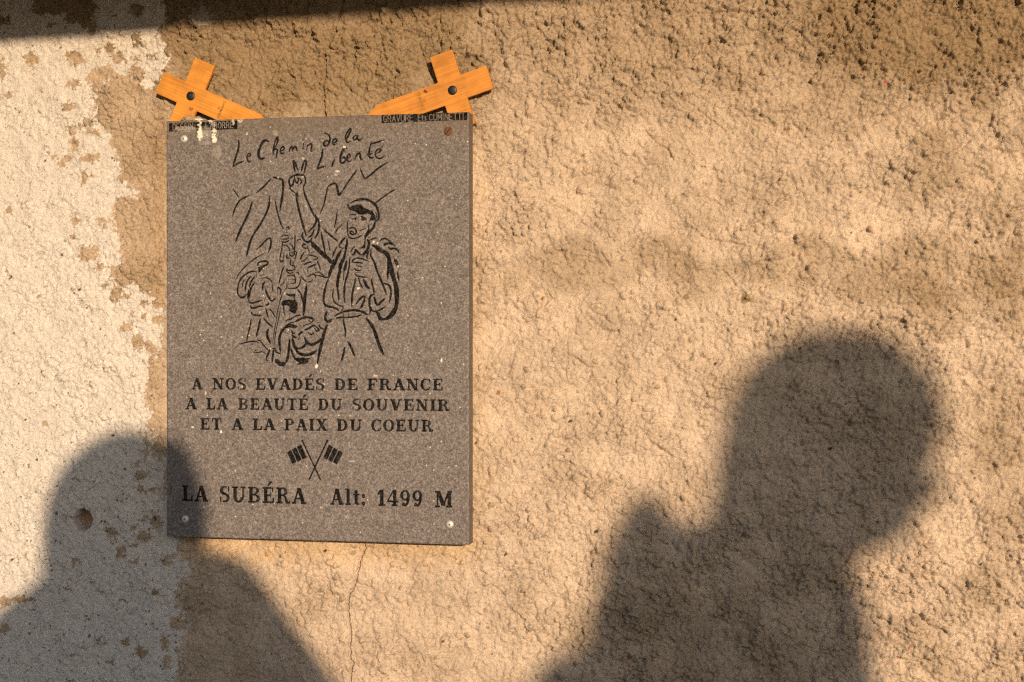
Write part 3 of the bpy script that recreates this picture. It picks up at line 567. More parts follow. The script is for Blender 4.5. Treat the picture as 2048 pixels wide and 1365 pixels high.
G['O'] = (.92, _arc(.46, .5, .45, .52, 0, 360, n=30))
G['S'] = (.76, _arc(.38, .73, .34, .29, 55, 270, .2, .11) + _arc(.38, .27, .35, .29, -125, 90, .22, .11) + [_r(.60, .66, .68, 1.0), _r(.05, 0, .13, .34), [(.2, .62), (.38, .44), (.6, .36), (.62, .48), (.4, .58), (.3, .68)]])
G['E'] = (.86, stem(.24, .2) + [_r(.2, 0, .78, SF), _r(.2, 1 - SF, .76, 1), _r(.2, .45, .58, .55), _r(.53, .34, .6, .66), [(.66, 1), (.76, 1), (.76, .70), (.70, .70)], [(.68, 0), (.80, 0), (.82, .34), (.74, .34)]])
G['F'] = (.84, stem(.24, .2) + [_r(.2, 1 - SF, .76, 1), _r(.2, .45, .58, .55), _r(.53, .34, .6, .66), [(.66, 1), (.78, 1), (.78, .68), (.71, .68)]])
G['V'] = (.96, diag(.48, 0, .2, 1, .27) + diag(.48, 0, .8, 1, .12) + _serif(.2, 1, .38, 0) + _serif(.8, 1, .32, 0))
G['D'] = (.94, stem(.24, .2) + _arc(.42, .5, .46, .5, -90, 90) + [_r(.2, 0, .43, .1), _r(.2, .9, .43, 1)])
G['R'] = (1.0, stem(.24, .2) + _arc(.48, .74, .32, .26, -90, 90, .22, .1) + [_r(.2, .9, .5, 1), _r(.2, .46, .5, .56), [(.48, .52), (.66, .5), (.86, .1), (.66, 0), (.6, .3)]] + [_r(.68, 0, .98, .1), _r(.9, 0, .97, .2)])
G['P'] = (.86, stem(.24, .2) + _arc(.46, .72, .35, .28, -90, 90, .23, .1) + [_r(.2, .9, .48, 1), _r(.2, .44, .48, .54)])
G['B'] = (.92, stem(.24, .2) + _arc(.48, .76, .32, .24, -90, 90, .21, .1) + _arc(.48, .27, .38, .27, -90, 90, .23, .1) + [_r(.2, .9, .5, 1), _r(.2, .45, .52, .55), _r(.2, 0, .5, .1)])
G['C'] = (.88, _arc(.47, .5, .45, .52, 48, 312, n=24) + [_r(.72, .68, .80, 1.0), [(.74, .13), (.82, .2), (.80, .34), (.74, .3)]])
G['L'] = (.82, stem(.26, .22) + [_r(.2, 0, .76, SF), [(.62, 0), (.78, 0), (.80, .38), (.72, .38)]])
G['U'] = (1.0, [_r(.12, .3, .12 + TK, 1), _r(.74, .32, .84, 1)] + _serif(.235, 1, .42, 0) + _serif(.79, 1, .32, 0) + _arc(.48, .34, .36, .36, 180, 360, .235, .12))
G['T'] = (.9, [_r(.45 - TK / 2, 0, .45 + TK / 2, 1)] + _serif(.45, 0, .44, 1) + [_r(.06, 1 - SF, .84, 1), _r(.06, .68, .13, 1), _r(.77, .68, .84, 1)])
G['I'] = (.50, stem(.25, .22))
G['X'] = (.98, diag(.78, 0, .2, 1, .28) + diag(.2, 0, .76, 1, .12) + _serif(.19, 0, .32, 1) + _serif(.78, 0, .38, 1) + _serif(.2, 1, .38, 0) + _serif(.76, 1, .32, 0))
G['M'] = (1.2, [_r(.15, 0, .25, 1), _r(.84, 0, 1.06, 1)] + diag(.58, .1, .22, 1, .26) + diag(.58, .1, .92, 1, .13) + _serif(.2, 0, .34, 1) + _serif(.95, 0, .4, 1) + _serif(.18, 1, .3, 0) + _serif(.98, 1, .3, 0))
G['l'] = (.46, [_r(.12, 0, .34, 1.02)] + _serif(.23, 0, .42, 1) + [_r(.02, .92, .2, 1.02)])
G['t'] = (.52, [_r(.14, .1, .36, .92), _r(.02, .62, .5, .72)] + _arc(.36, .2, .2, .2, 180, 330, .16, .1))
G[':'] = (.34, _arc(.17, .12, .13, .13, 0, 360, .13, .13, 12) + _arc(.17, .58, .13, .13, 0, 360, .13, .13, 12))
G['1'] = (.62, [_r(.22, 0, .47, 1), [(.04, .74), (.24, 1), (.3, 1), (.3, .84), (.1, .66)]] + _serif(.345, 0, .5, 1))
G['4'] = (.80, [_r(.42, 0, .65, 1), _r(.03, .24, .78, .35), [(.03, .24), (.03, .35), (.42, 1), (.55, 1)]] + _serif(.535, 0, .42, 1))
G['9'] = (.76, _arc(.37, .68, .34, .33, 0, 360, .2, .1, 26) + [[(.5, .6), (.71, .68), (.69, .4), (.6, .16), (.42, -.01), (.28, .06), (.46, .22), (.5, .4)]] + _arc(.25, .12, .13, .12, 0, 360, .13, .12, 12))
ACC = [(.34, 1.08), (.52, 1.36), (.72, 1.36), (.46, 1.08)]
def word(mask, F, txt, x0, x1, ya, yb, xa=None, xb=None):
    """ya/yb = (cap line, baseline) at x0 and x1, in zoom pixels"""
    ws = [G['E' if c == 'É' else c][0] for c in txt]; gap = .10; tot = sum(ws) + gap * (len(txt) - 1); x = 0.0
    for c, wd in zip(txt, ws):
        shp = list(G['E' if c == 'É' else c][1]) + ([ACC] if c == 'É' else [])
        for q in shp:
            pts = []
            for (u, v) in q:
                f_ = (x + u) / tot; top = ya[0] + (yb[0] - ya[0]) * f_; bot = ya[1] + (yb[1] - ya[1]) * f_
                pts.append((x0 + (x1 - x0) * f_, bot + (top - bot) * v))
            p = fr(F, pts); mask.poly(S(p[:, 0], p[:, 1]))
        x += wd + gap
def textline(words, F, t0, b0, t1, b1, xa, xb):
    m = Mask()
    for (t, x0, x1) in words:
        l = lambda x: (t0 + (t1 - t0) * (x - xa) / (xb - xa), b0 + (b1 - b0) * (x - xa) / (xb - xa))
        word(m, F, t, x0, x1, l(x0), l(x1))
    return m.m
# --- narrow sans stroke letters for the credits and the crosses
ST = {'D': ['0,0 0,1 .5,1 .9,.75 .9,.25 .5,0 0,0'], 'E': ['.8,0 0,0 0,1 .8,1', '0,.5 .65,.5'], 'S': ['.05,.12 .4,0 .8,.12 .8,.35 .1,.62 .1,.88 .45,1 .8,.88'], 'I': ['.4,0 .4,1'], 'N': ['0,0 0,1 .85,0 .85,1'],
      ':': ['.4,.15 .4,.2', '.4,.7 .4,.75'], 'J': ['0,.2 .25,0 .6,.1 .7,.3 .7,1'], '.': ['.4,0 .4,.05'], 'L': ['0,1 0,0 .75,0'], 'A': ['0,0 .42,1 .85,0', '.18,.32 .68,.32'], 'B': ['0,0 0,1 .6,.98 .78,.76 .6,.53 0,.52', '.6,.53 .85,.28 .6,0 0,0'],
      'O': ['.42,0 .1,.15 0,.5 .1,.85 .42,1 .75,.85 .85,.5 .75,.15 .42,0'], 'R': ['0,0 0,1 .6,.98 .8,.75 .6,.5 0,.48', '.45,.48 .85,0'], 'G': ['.8,.85 .45,1 .1,.85 0,.5 .1,.15 .45,0 .8,.12 .8,.45 .5,.45'], 'V': ['0,1 .42,0 .85,1'], 'U': ['0,1 0,.2 .3,0 .55,0 .85,.2 .85,1'],
      't': ['.35,.9 .35,.1 .65,0', '.1,.62 .65,.62'], 's': ['.1,.08 .5,0 .65,.15 .15,.42 .2,.6 .6,.58'], 'C': ['.82,.85 .45,1 .1,.85 0,.5 .1,.15 .45,0 .82,.15'], 'M': ['0,0 0,1 .45,.3 .9,1 .9,0'], 'T': ['0,1 .85,1', '.42,1 .42,0']}
def sans(txt):
    """strokes in units where the text runs 0..1 along x"""
    ws = [.55 if c in 'I:.' else 1.12 for c in txt]; tot = sum(ws) + .22 * (len(txt) - 1); x = 0; out = []
    for c, wd in zip(txt, ws):
        if c != ' ':
            for s in ST[c]: out.append([((x + (u - (.2 if c in 'I:.' else 0)) * (wd / 1.0 if c not in 'I:.' else 1)) / tot, v) for u, v in parse(s)])
        x += wd + .22
    return out
def strip(F, quad, words, wd):
    m = Mask(); p = fr(F, quad); m.poly(S(p[:, 0], p[:, 1]))
    bgm = m.m.copy()
    for (t, x0, x1, t0, b0, t1, b1) in words:
        for s in sans(t):
            pts = fr(F, [(x0 + (x1 - x0) * u, (b0 + (b1 - b0) * u) + ((t0 + (t1 - t0) * u) - (b0 + (b1 - b0) * u)) * v) for u, v in s])
            g = S(pts[:, 0], pts[:, 1]); m.line(g, [wd] * len(g), sub=True)
    return m.m, bgm

layers = []                                    # (name, label, ink mask, extent mask)
m = Mask(); draw(m, TITLE, 1.42); layers.append(('engraved_title', 'handwritten engraved line Le Chemin de la Liberté', m.m, m.m))
m = Mask(); draw(m, DRAW, 1.36); layers.append(('engraved_drawing', 'engraved line drawing of men with packs climbing below mountains', m.m, m.m))
tx = [textline([('A', 145, 221), ('NOS', 286, 520), ('EVADÉS', 582, 1054), ('DE', 1118, 1282), ('FRANCE', 1344, 1864)], 'L', 57, 135, 62, 142, 145, 1862),
      textline([('A', 103, 181), ('LA', 243, 394), ('BEAUTÉ', 462, 944), ('DU', 1008, 1176), ('SOUVENIR', 1240, 1910)], 'L', 192, 271, 203, 282, 103, 1910),
      textline([('ET', 203, 353), ('A', 418, 498), ('LA', 560, 718), ('PAIX', 778, 1074), ('DU', 1134, 1312), ('COEUR', 1370, 1797)], 'L', 330, 409, 343, 424, 203, 1797),
      textline([('LA', 78, 258), ('SUBÉRA', 335, 927)], 'K', 345, 453, 386, 498, 80, 1930), textline([('Alt:', 1092, 1335), ('1499', 1410, 1724), ('M', 1803, 1932)], 'K', 345, 453, 386, 498, 80, 1930)]
for t, lb in zip(tx, ('first line A NOS EVADÉS DE FRANCE', 'second line A LA BEAUTÉ DU SOUVENIR', 'third line ET A LA PAIX DU COEUR', 'large bottom line LA SUBÉRA', 'large bottom line Alt: 1499 M')):
    layers.append(('inscription', lb, t, t))
def lerp2(a, b, t): return (a[0] + (b[0] - a[0]) * t, a[1] + (b[1] - a[1]) * t)
for pole, quad in (([(902, 42), (1024, 304)], [(795, 122), (895, 65), (935, 155), (830, 200)]), ([(1072, 42), (949, 304)], [(1080, 66), (1182, 124), (1140, 202), (1042, 158)])):
    m = Mask(); p = fr('K', pole); m.line(S(p[:, 0], p[:, 1]), [1.25, 1.25]); p = fr('K', [pole[0], lerp2(pole[0], pole[1], .03)]); m.line(S(p[:, 0], p[:, 1]), [2.1, 1.5])
    for k in range(3):
        a, b_ = k / 3 + .025, (k + 1) / 3 - .025
        q = [lerp2(quad[0], quad[1], a), lerp2(quad[0], quad[1], b_), lerp2(quad[3], quad[2], b_), lerp2(quad[3], quad[2], a)]
        p = fr('K', q); m.poly(S(p[:, 0], p[:, 1]))
    layers.append(('flag_emblem', 'left engraved flag of the crossed pair' if pole[0][0] < 950 else 'right engraved flag of the crossed pair', m.m, m.m))
m1, e1_ = strip('X', [(155, 412), (1905, 338), (1910, 556), (155, 622)], [('DESSIN:', 262, 830, 428, 592, 402, 568), ('J.', 905, 1050, 400, 565, 392, 556), ('LABORRE', 1105, 1820, 392, 556, 372, 524)], .78)
layers.append(('credit_strip', 'black strip reading DESSIN: J. LABORRE', m1, e1_))
m2, e2_ = strip('Y', [(80, 205), (1835, 132), (1835, 310), (80, 375)], [('GRAVURE', 122, 735, 218, 352, 196, 334), ('Ets', 830, 1012, 196, 328, 190, 320), ('CUMINETTI', 1058, 1775, 192, 318, 166, 304)], .76)
layers.append(('credit_strip', 'black strip reading GRAVURE Ets CUMINETTI', m2, e2_))

GXs, GZs = np.meshgrid(gx, gz)
ink = np.zeros((nzs, nxs), np.float32); owner = np.zeros((nzs, nxs), np.int8)
for k, (_, _, im, ext) in enumerate(layers):
    ink = np.maximum(ink, im)
    e = ext.copy(); e[1:-1, 1:-1] = np.maximum.reduce([ext[1:-1, 1:-1], ext[:-2, 1:-1], ext[2:, 1:-1], ext[1:-1, :-2], ext[1:-1, 2:]])
    owner[(e > .02) & (owner == 0)] = k + 1
# inner relief: grooves .5 mm deep, faintly uneven honed face, worn arrises
dep = .8 * ink + .04 * perlin(GXs * 1000 / 3, GZs * 1000 / 3, 80) + .05 * perlin(GXs * 1000 / 1.2, GZs * 1000 / 1.2, 81)
bd = np.minimum(np.minimum(GXs - sx0, sx1 - GXs), np.minimum(GZs - sz0, sz1 - GZs)) * 1000 + .35 * perlin(GXs * 1000 / 4, GZs * 1000 / 4, 82)
dep += .9 * np.clip(1 - bd / 1.3, 0, 1) ** 2 + .8 * sstep(1.6, .2, bd) * sstep(.25, .5, perlin(GXs * 1000 / 9, GZs * 1000 / 9, 83))
PUs, PVs = toPX(GXs, np.full_like(GXs, YF), GZs)
j1 = 3.5 * perlin(GXs * 1000 / 2.4, GZs * 1000 / 2.4, 84); j2 = 3.5 * perlin(GXs * 1000 / 2.0, GZs * 1000 / 2.0, 85)
drip = np.zeros_like(ink)
for (u, v, rx, ry, k) in [(399, 246, 3.2, 9, .8), (400, 268, 5, 15, 1), (427, 247, 3.5, 7, .3), (428, 262, 4.5, 5, .8), (429, 276, 4.5, 9, 1), (428, 283, 5, 3, 1), (421, 243, 5, 3, .7), (466, 243, 3, 6, .5), (480, 243, 5, 3, .6), (412, 286, 9, 5, .16), (435, 305, 10, 14, .12), (412, 265, 12, 14, .16), (372, 258, 24, 6, .25), (398, 237, 12, 2.5, .6)]:
    q = np.hypot((PUs + j1 - u) / rx, (PVs + j2 - v) / ry); drip = np.maximum(drip, k * sstep(1.1, .75, q))
for (u, v, rx, ry, k) in [(689, 294, 4, 2.5, .9), (606, 317, 3, 3, .4), (605, 354, 2, 1.4, .7), (675, 343, 6, 1.6, .7), (672, 350, 4, 3, .35), (494, 268, 1.6, 4, .7), (551, 266, 6, 7, .18), (633, 733, 3.4, 5, .85), (717, 577, 3.5, 2, .9), (748, 484, 3, 2.5, .7), (755, 487, 2, 2, .7), (442, 864, 2.4, 4, .9), (883, 721, 1.8, 5, .9), (796, 533, 3, 3, .5), (411, 787, 1.8, 4, .7), (751, 752, 5, 2.5, .5), (385, 855, 3, 2, .7), (700, 832, 3, 2, .4), (704, 923, 8, 2, .35), (556, 355, 3, 2, .5)]:
    q = np.hypot((PUs + j1 * .3 - u) / rx, (PVs + j2 * .3 - v) / ry); drip = np.maximum(drip, k * sstep(1.05, .7, q))
dirt = .35 * sstep(300, 240, PVs + 30 * fbm(GXs * 12, GZs * 12, 3, 87)) + .12 * fbm(GXs * 25, GZs * 25, 3, 86)
sv = np.stack([GXs, YF + dep / 1000, GZs], -1).reshape(-1, 3)
ii = np.arange(nzs - 1)[:, None] * nxs + np.arange(nxs - 1)[None, :]
sq = np.stack([ii, ii + 1, ii + nxs + 1, ii + nxs], -1).reshape(-1, 4)
fo = np.maximum.reduce([owner[:-1, :-1], owner[1:, :-1], owner[:-1, 1:], owner[1:, 1:]]).ravel()

mS, nt, b = newmat('grey_stone')
geo = N(nt, 'ShaderNodeNewGeometry'); pos = geo.outputs['Position']
aI = N(nt, 'ShaderNodeAttribute', attribute_name='ink'); aD = N(nt, 'ShaderNodeAttribute', attribute_name='drip'); aT = N(nt, 'ShaderNodeAttribute', attribute_name='dirt')
s1 = noise_tex(nt, pos, 760, 3, .8, .3); s2 = noise_tex(nt, pos, 260, 4, .75, .5); s3 = noise_tex(nt, pos, 60, 3, .6)
st = mix(nt, 1.0, (.170, .149, .141), ramp(nt, s1, [(.34, .45), (.5, .90), (.66, 1.65)]), 'MULTIPLY')
st = mix(nt, 1.0, st, ramp(nt, s2, [(.34, .62), (.66, 1.42)]), 'MULTIPLY')
st = mix(nt, 1.0, st, ramp(nt, s3, [(.3, .9), (.7, 1.1)]), 'MULTIPLY')
vo = N(nt, 'ShaderNodeTexVoronoi'); vo.inputs['Scale'].default_value = 260; nt.links.new(pos, vo.inputs['Vector'])
pk = N(nt, 'ShaderNodeSeparateColor'); nt.links.new(vo.outputs['Color'], pk.inputs[0])
g1 = N(nt, 'ShaderNodeMath', operation='GREATER_THAN'); nt.links.new(pk.outputs[0], g1.inputs[0]); g1.inputs[1].default_value = .965
g2 = N(nt, 'ShaderNodeMath', operation='MULTIPLY'); nt.links.new(g1.outputs[0], g2.inputs[0]); nt.links.new(ramp(nt, vo.outputs['Distance'], [(.12, 1.0), (.26, 0.0)]), g2.inputs[1])
st = mix(nt, g2.outputs[0], st, (.62, .56, .46))
st = mix(nt, aT.outputs['Fac'], st, (.15, .105, .06))
wear = ramp(nt, noise_tex(nt, pos, 520, 3, .7), [(.45, 1.0), (.7, .74)])
ik = N(nt, 'ShaderNodeMath', operation='MULTIPLY'); nt.links.new(ramp(nt, aI.outputs['Fac'], [(.25, 0.0), (.7, 1.0)]), ik.inputs[0]); nt.links.new(wear, ik.inputs[1])
st = mix(nt, ik.outputs[0], st, (.006, .006, .006))
st = mix(nt, aD.outputs['Fac'], st, (.78, .72, .62))
nt.links.new(st, b.inputs['Base Color']); b.inputs['Roughness'].default_value = .62
nt.links.new(ramp(nt, ik.outputs[0], [(0, .22), (.6, .02)]), b.inputs['Specular IOR Level'])
bp = N(nt, 'ShaderNodeBump'); bp.inputs['Strength'].default_value = .5; bp.inputs['Distance'].default_value = .0002
nt.links.new(s1, bp.inputs['Height']); nt.links.new(bp.outputs[0], b.inputs['Normal'])

plq = empty('memorial_plaque', (float((sx0 + sx1) / 2), YB, float(sz0)))
tag(plq, 'grey stone memorial plaque with engraved drawing and French lettering, screwed to the wall', 'plaque')
def grid_part(name, faces, label=None, sides=False):
    used, inv = np.unique(faces.ravel(), return_inverse=True); vv = sv[used]; ff = inv.reshape(-1, 4); aa = [ink.ravel()[used], drip.ravel()[used], dirt.ravel()[used]]
    if sides:                                  # the sawn sides and the back
        ring = list(range(nxs)) + [r_ * nxs + nxs - 1 for r_ in range(1, nzs)] + [(nzs - 1) * nxs + c_ for c_ in range(nxs - 2, -1, -1)] + [r_ * nxs for r_ in range(nzs - 2, 0, -1)]
        ring = np.array(ring); lut = {int(u): k for k, u in enumerate(used)}; ring = np.array([q for q in ring])
        fr_ = sv[ring]; n0 = len(vv); L = [fr_]
        for yy in np.linspace(YF + .002, YB, 9):
            a = fr_.copy(); a[:, 1] = yy; a[:, [0, 2]] += .00018 * np.stack([perlin(a[:, 0] * 900 + a[:, 2] * 700, yy * 900 + 0 * a[:, 0], 90), perlin(a[:, 0] * 800 + a[:, 2] * 900, yy * 700 + 0 * a[:, 0], 91)], -1); L.append(a)
        n = len(ring); vv = np.vstack([vv] + L); k = np.arange(n); kn = (k + 1) % n; q = []
        for j in range(len(L) - 1): q.append(np.stack([n0 + j * n + kn, n0 + j * n + k, n0 + (j + 1) * n + k, n0 + (j + 1) * n + kn], -1))
        ff = np.vstack([ff] + q); z_ = np.zeros(n * len(L)); aa = [np.concatenate([aa[0], z_]), np.concatenate([aa[1], z_]), np.concatenate([aa[2], z_ + .35])]
        nb = len(vv); vv = np.vstack([vv, [[sx0, YB, sz0], [sx1, YB, sz0], [sx1, YB, sz1], [sx0, YB, sz1]]]); ff = np.vstack([ff, [[nb + 3, nb + 2, nb + 1, nb]]]); aa = [np.concatenate([x_, np.zeros(4)]) for x_ in aa]
    me = mesh_np(name, vv, ff)
    for nm, a in zip(('ink', 'drip', 'dirt'), aa): attr_f(me, nm, a)
    o = link(name, me, mS, plq)
    if label: o['label'] = label
    return o
grid_part('stone_slab', sq[fo == 0], None, True)
for k, (nm, lb, _, _) in enumerate(layers): grid_part(nm, sq[fo == k + 1], lb)

# screws
mZ = simple('zinc', (.62, .60, .55), .5, .35, .12, 900); mRust = simple('rust', (.13, .052, .022), .85, 0, .35, 700, .0002); mBlk = simple('black_rubber', (.012, .011, .010), .45, 0, .2, 300)
def dome(cx, cz, r, y0, hgt, rings=5, seg=28, tilt=0.0):
    bm = bmesh.new(); L = []
    for k in range(rings + 1):
        a = k / rings * math.pi / 2; rr = r * math.cos(a) if k < rings else .0; yy = y0 - hgt * math.sin(a) - .0004
        L.append([bm.verts.new((cx + rr * math.cos(t), yy, cz + rr * math.sin(t))) for t in [2 * math.pi * s / seg for s in range(seg)]] if k < rings else [bm.verts.new((cx, yy, cz))])
    base = [bm.verts.new((v.co.x, y0 + .0006, v.co.z)) for v in L[0]]; L = [base] + L
    for k in range(len(L) - 2):
        for s in range(seg): bm.faces.new((L[k][s], L[k][(s + 1) % seg], L[k + 1][(s + 1) % seg], L[k + 1][s]))
    for s in range(seg): bm.faces.new((L[-2][s], L[-2][(s + 1) % seg], L[-1][0]))
    bm.faces.new(base[::-1])
    bmesh.ops.recalc_face_normals(bm, faces=bm.faces); return bm
for (u, v, rust) in [(368.5, 278.5, 0), (371, 1038, 0), (900, 1049, 0), (896.5, 263, 1)]:
    c = P(u, v, YF)
    sdm = obj('screw', dome(c[0], c[2], .0040 if not rust else .0044, YF, .0020 if not rust else .0009), mRust if rust else mZ, plq, True)
    sdm['label'] = 'rusty slotted screw head at the upper right' if rust else 'zinc cross-head screw in a plaque corner'
    bm = bmesh.new(); top = YF - (.0022 if not rust else .00118)
    a0 = R(45) if rust else R(20)
    for an_ in ((a0,) if rust else (a0, a0 + R(90))):
        vs = box(bm, -.0041 if rust else -.0011, .0041 if rust else .0011, -.00035, .00035, -.0004, .0004)
        bmesh.ops.transform(bm, matrix=Matrix.Translation((c[0], top, c[2])) @ Matrix.Rotation(-an_, 4, 'Y'), verts=vs)
    dr = obj('slot' if rust else 'cross_recess', bm, mBlk if rust else simple('shadowed_zinc', (.22, .21, .19), .6, .3), sdm)

# ================================================================== wooden remembrance crosses tucked behind the plaque
def wood_mat(name, col, seed):
    m, nt, b = newmat(name); tc = N(nt, 'ShaderNodeTexCoord'); mp = N(nt, 'ShaderNodeMapping')
    nt.links.new(tc.outputs['Object'], mp.inputs[0]); mp.inputs['Scale'].default_value = (14, 700, 700); mp.inputs['Location'].default_value = (seed, seed * 2.3, 0)
    wv = noise_tex(nt, mp.outputs[0], 1.0, 3, .55, .25); bl = noise_tex(nt, tc.outputs['Object'], 45, 3, .55)
    c = mix(nt, ramp(nt, wv, [(.3, 0.0), (.7, 1.0)]), tuple(x * .76 for x in col), tuple(x * 1.12 for x in col))
    c = mix(nt, 1.0, c, ramp(nt, bl, [(.32, .72), (.55, 1.0), (.8, 1.15)]), 'MULTIPLY')
    nt.links.new(c, b.inputs['Base Color']); b.inputs['Roughness'].default_value = .55; b.inputs['Specular IOR Level'].default_value = .3
    bp = N(nt, 'ShaderNodeBump'); bp.inputs['Strength'].default_value = .35; bp.inputs['Distance'].default_value = .0002
    nt.links.new(wv, bp.inputs['Height']); nt.links.new(bp.outputs[0], b.inputs['Normal']); return m
mPrint = simple('print_ink', (.035, .02, .012), .7, 0, .3, 900)
def cross(label, cen, y_face, ang, col, flip, hw, head, arm, sh, tip, lean, seed, txt_off, worn):
    """local x runs along the shaft towards the pointed foot, local z across it; ang = turn in the wall plane"""
    c = P(cen[0], cen[1], y_face); root = empty('remembrance_cross', (float(c[0]), float(y_face), float(c[2])))
    tag(root, label, 'wooden cross', 'small wooden crosses tucked behind the plaque')
    root.rotation_euler = Matrix.Rotation(ang, 3, 'Y').to_4x4().to_euler() if not lean else (Matrix.Rotation(lean, 3, 'X') @ Matrix.Rotation(ang, 3, 'Y')).to_euler()
    s = -1 if flip else 1
    out = [(-head, -hw), (-hw, -hw), (-hw, -arm), (hw, -arm), (hw, -hw), (sh, -hw), (tip, -hw * .12), (tip, hw * .12), (sh, hw), (hw, hw), (hw, arm), (-hw, arm), (-hw, hw), (-head, hw)]
    out = [(x * s, z) for x, z in out]
    bm = bmesh.new(); f = bm.faces.new([bm.verts.new((x, 0, z)) for x, z in out]); bm.normal_update()
    if f.normal.y > 0: f.normal_flip()
    ex = bmesh.ops.extrude_face_region(bm, geom=[f]); bmesh.ops.translate(bm, vec=(0, .0042, 0), verts=[v for v in ex['geom'] if isinstance(v, bmesh.types.BMVert)])
    bmesh.ops.recalc_face_normals(bm, faces=bm.faces)
    bmesh.ops.bevel(bm, geom=list(bm.edges), offset=.0005, segments=2, affect='EDGES')
    def child(name, bm, mat, smooth=False):
        me = bpy.data.meshes.new(name); bm.to_mesh(me); bm.free()
        if smooth: me.shade_smooth()
        o = bpy.data.objects.new(name, me); COL.objects.link(o); me.materials.append(mat); o.parent = root; return o
    body = child('cross_body', bm, wood_mat('varnished_wood', col, seed))
    bt = child('centre_button', dome(0, 0, .0048, 0, .0009, 4, 28), mBlk, True)
    child('button_pin', dome(0, 0, .0013, -.0011, .0005, 3, 14), simple('dark_pin', (.022, .018, .016), .6, 0, .2, 300), True)
    # stamped lettering
    bm = bmesh.new(); k_ = random.Random(seed)
    for (t, off, x0, x1) in (('IN', txt_off - .0034, -.0015, .0015), ('REMEMBRANCE', txt_off, -.0098, .0098)):
        for st_ in sans(t):
            pts = [Vector((off * 1.0 + .0013 - v * .0025, 0, x0 + (x1 - x0) * u)) for u, v in st_]
            pts = [Vector((p.x * s, -.00012, p.z * s)) for p in pts]
            for a, b_ in zip(pts[:-1], pts[1:]):
                if worn and k_.random() < .38: continue
                d = (b_ - a).normalized(); n = Vector((-d.z, 0, d.x)) * .00013; e = d * .00006
                q = [bm.verts.new(p) for p in (a - e - n, a - e + n, b_ + e + n, b_ + e - n)]; q2 = [bm.verts.new(v.co + Vector((0, .0002, 0))) for v in q]
                bm.faces.new(q); bm.faces.new(q2[::-1])
                for i_ in range(4): bm.faces.new((q[i_], q[(i_ + 1) % 4], q2[(i_ + 1) % 4], q2[i_]))
    bmesh.ops.recalc_face_normals(bm, faces=bm.faces)
    child('printed_words', bm, mPrint)
    return root, child
lc, ch = cross('small orange wooden cross above the upper left corner of the plaque, leaning left', (381.5, 192.5), -.0128, R(24.0), (.66, .275, .044), False,
      .0120, .0385, .0390, .080, .098, 0, 3, .0375, False)
def smudge(ch, pts, col, name):
    bm = bmesh.new(); rr = random.Random(5)
    for (x, z, r) in pts:
        vs = [bm.verts.new((x + r * rr.uniform(.6, 1.2) * math.cos(a), -.00010 - .00001 * len(bm.faces), z + r * rr.uniform(.6, 1.2) * math.sin(a))) for a in [k * math.pi / 5 for k in range(10)]]
        bm.faces.new(vs)
    return ch(name, bm, simple(name, col, .8, 0, .3, 500))
smudge(ch, [(.0058, -.0128, .0022), (.0072, -.0115, .0013)], (.34, .125, .022), 'stain')
rc, ch = cross('small orange wooden cross above the upper right corner of the plaque, leaning right, print worn', (905, 181), -.0134, R(-17.5), (.61, .245, .040), True,
      .0122, .0405, .0395, .080, .101, R(1.5), 9, .0345, True)
smudge(ch, [(-.0275, .0085, .0016), (-.0262, .0072, .0010)], (.10, .04, .012), 'stain')

# crumb of old mortar lying on the top edge of the slab
def lump(name, c, rx, ry, rz, seed, mat, parent=None, sub=4, amp=.35, fr_=2.0):
    bm = bmesh.new(); bmesh.ops.create_icosphere(bm, subdivisions=sub, radius=1)
    for v in bm.verts:
        n = mnoise.noise(v.co * fr_ + Vector((seed, 0, 0))) + .5 * mnoise.noise(v.co * fr_ * 2.5 + Vector((0, seed, 0)))
        p = v.co * (1 + amp * n); v.co = Vector((c[0] + p.x * rx, c[1] + p.y * ry, c[2] + p.z * rz))
    return obj(name, bm, mat, parent, True)
mMor = simple('old_mortar', (.36, .25, .15), .95, 0, .3, 500, .0004)
c = P(379, 239, -.024)
o = lump('mortar_crumb', c, .0088, .006, .0034, 3, mMor)
tag(o, 'crumb of old brown mortar lying on the plaque top in front of the left cross', 'mortar')
o = lump('mortar_crumb', P(398, 240.5, -.026), .0040, .004, .0016, 8, simple('white_mortar', (.74, .68, .58), .9, 0, .15, 500))
tag(o, 'smear of white mortar on the plaque top below the left cross', 'mortar')

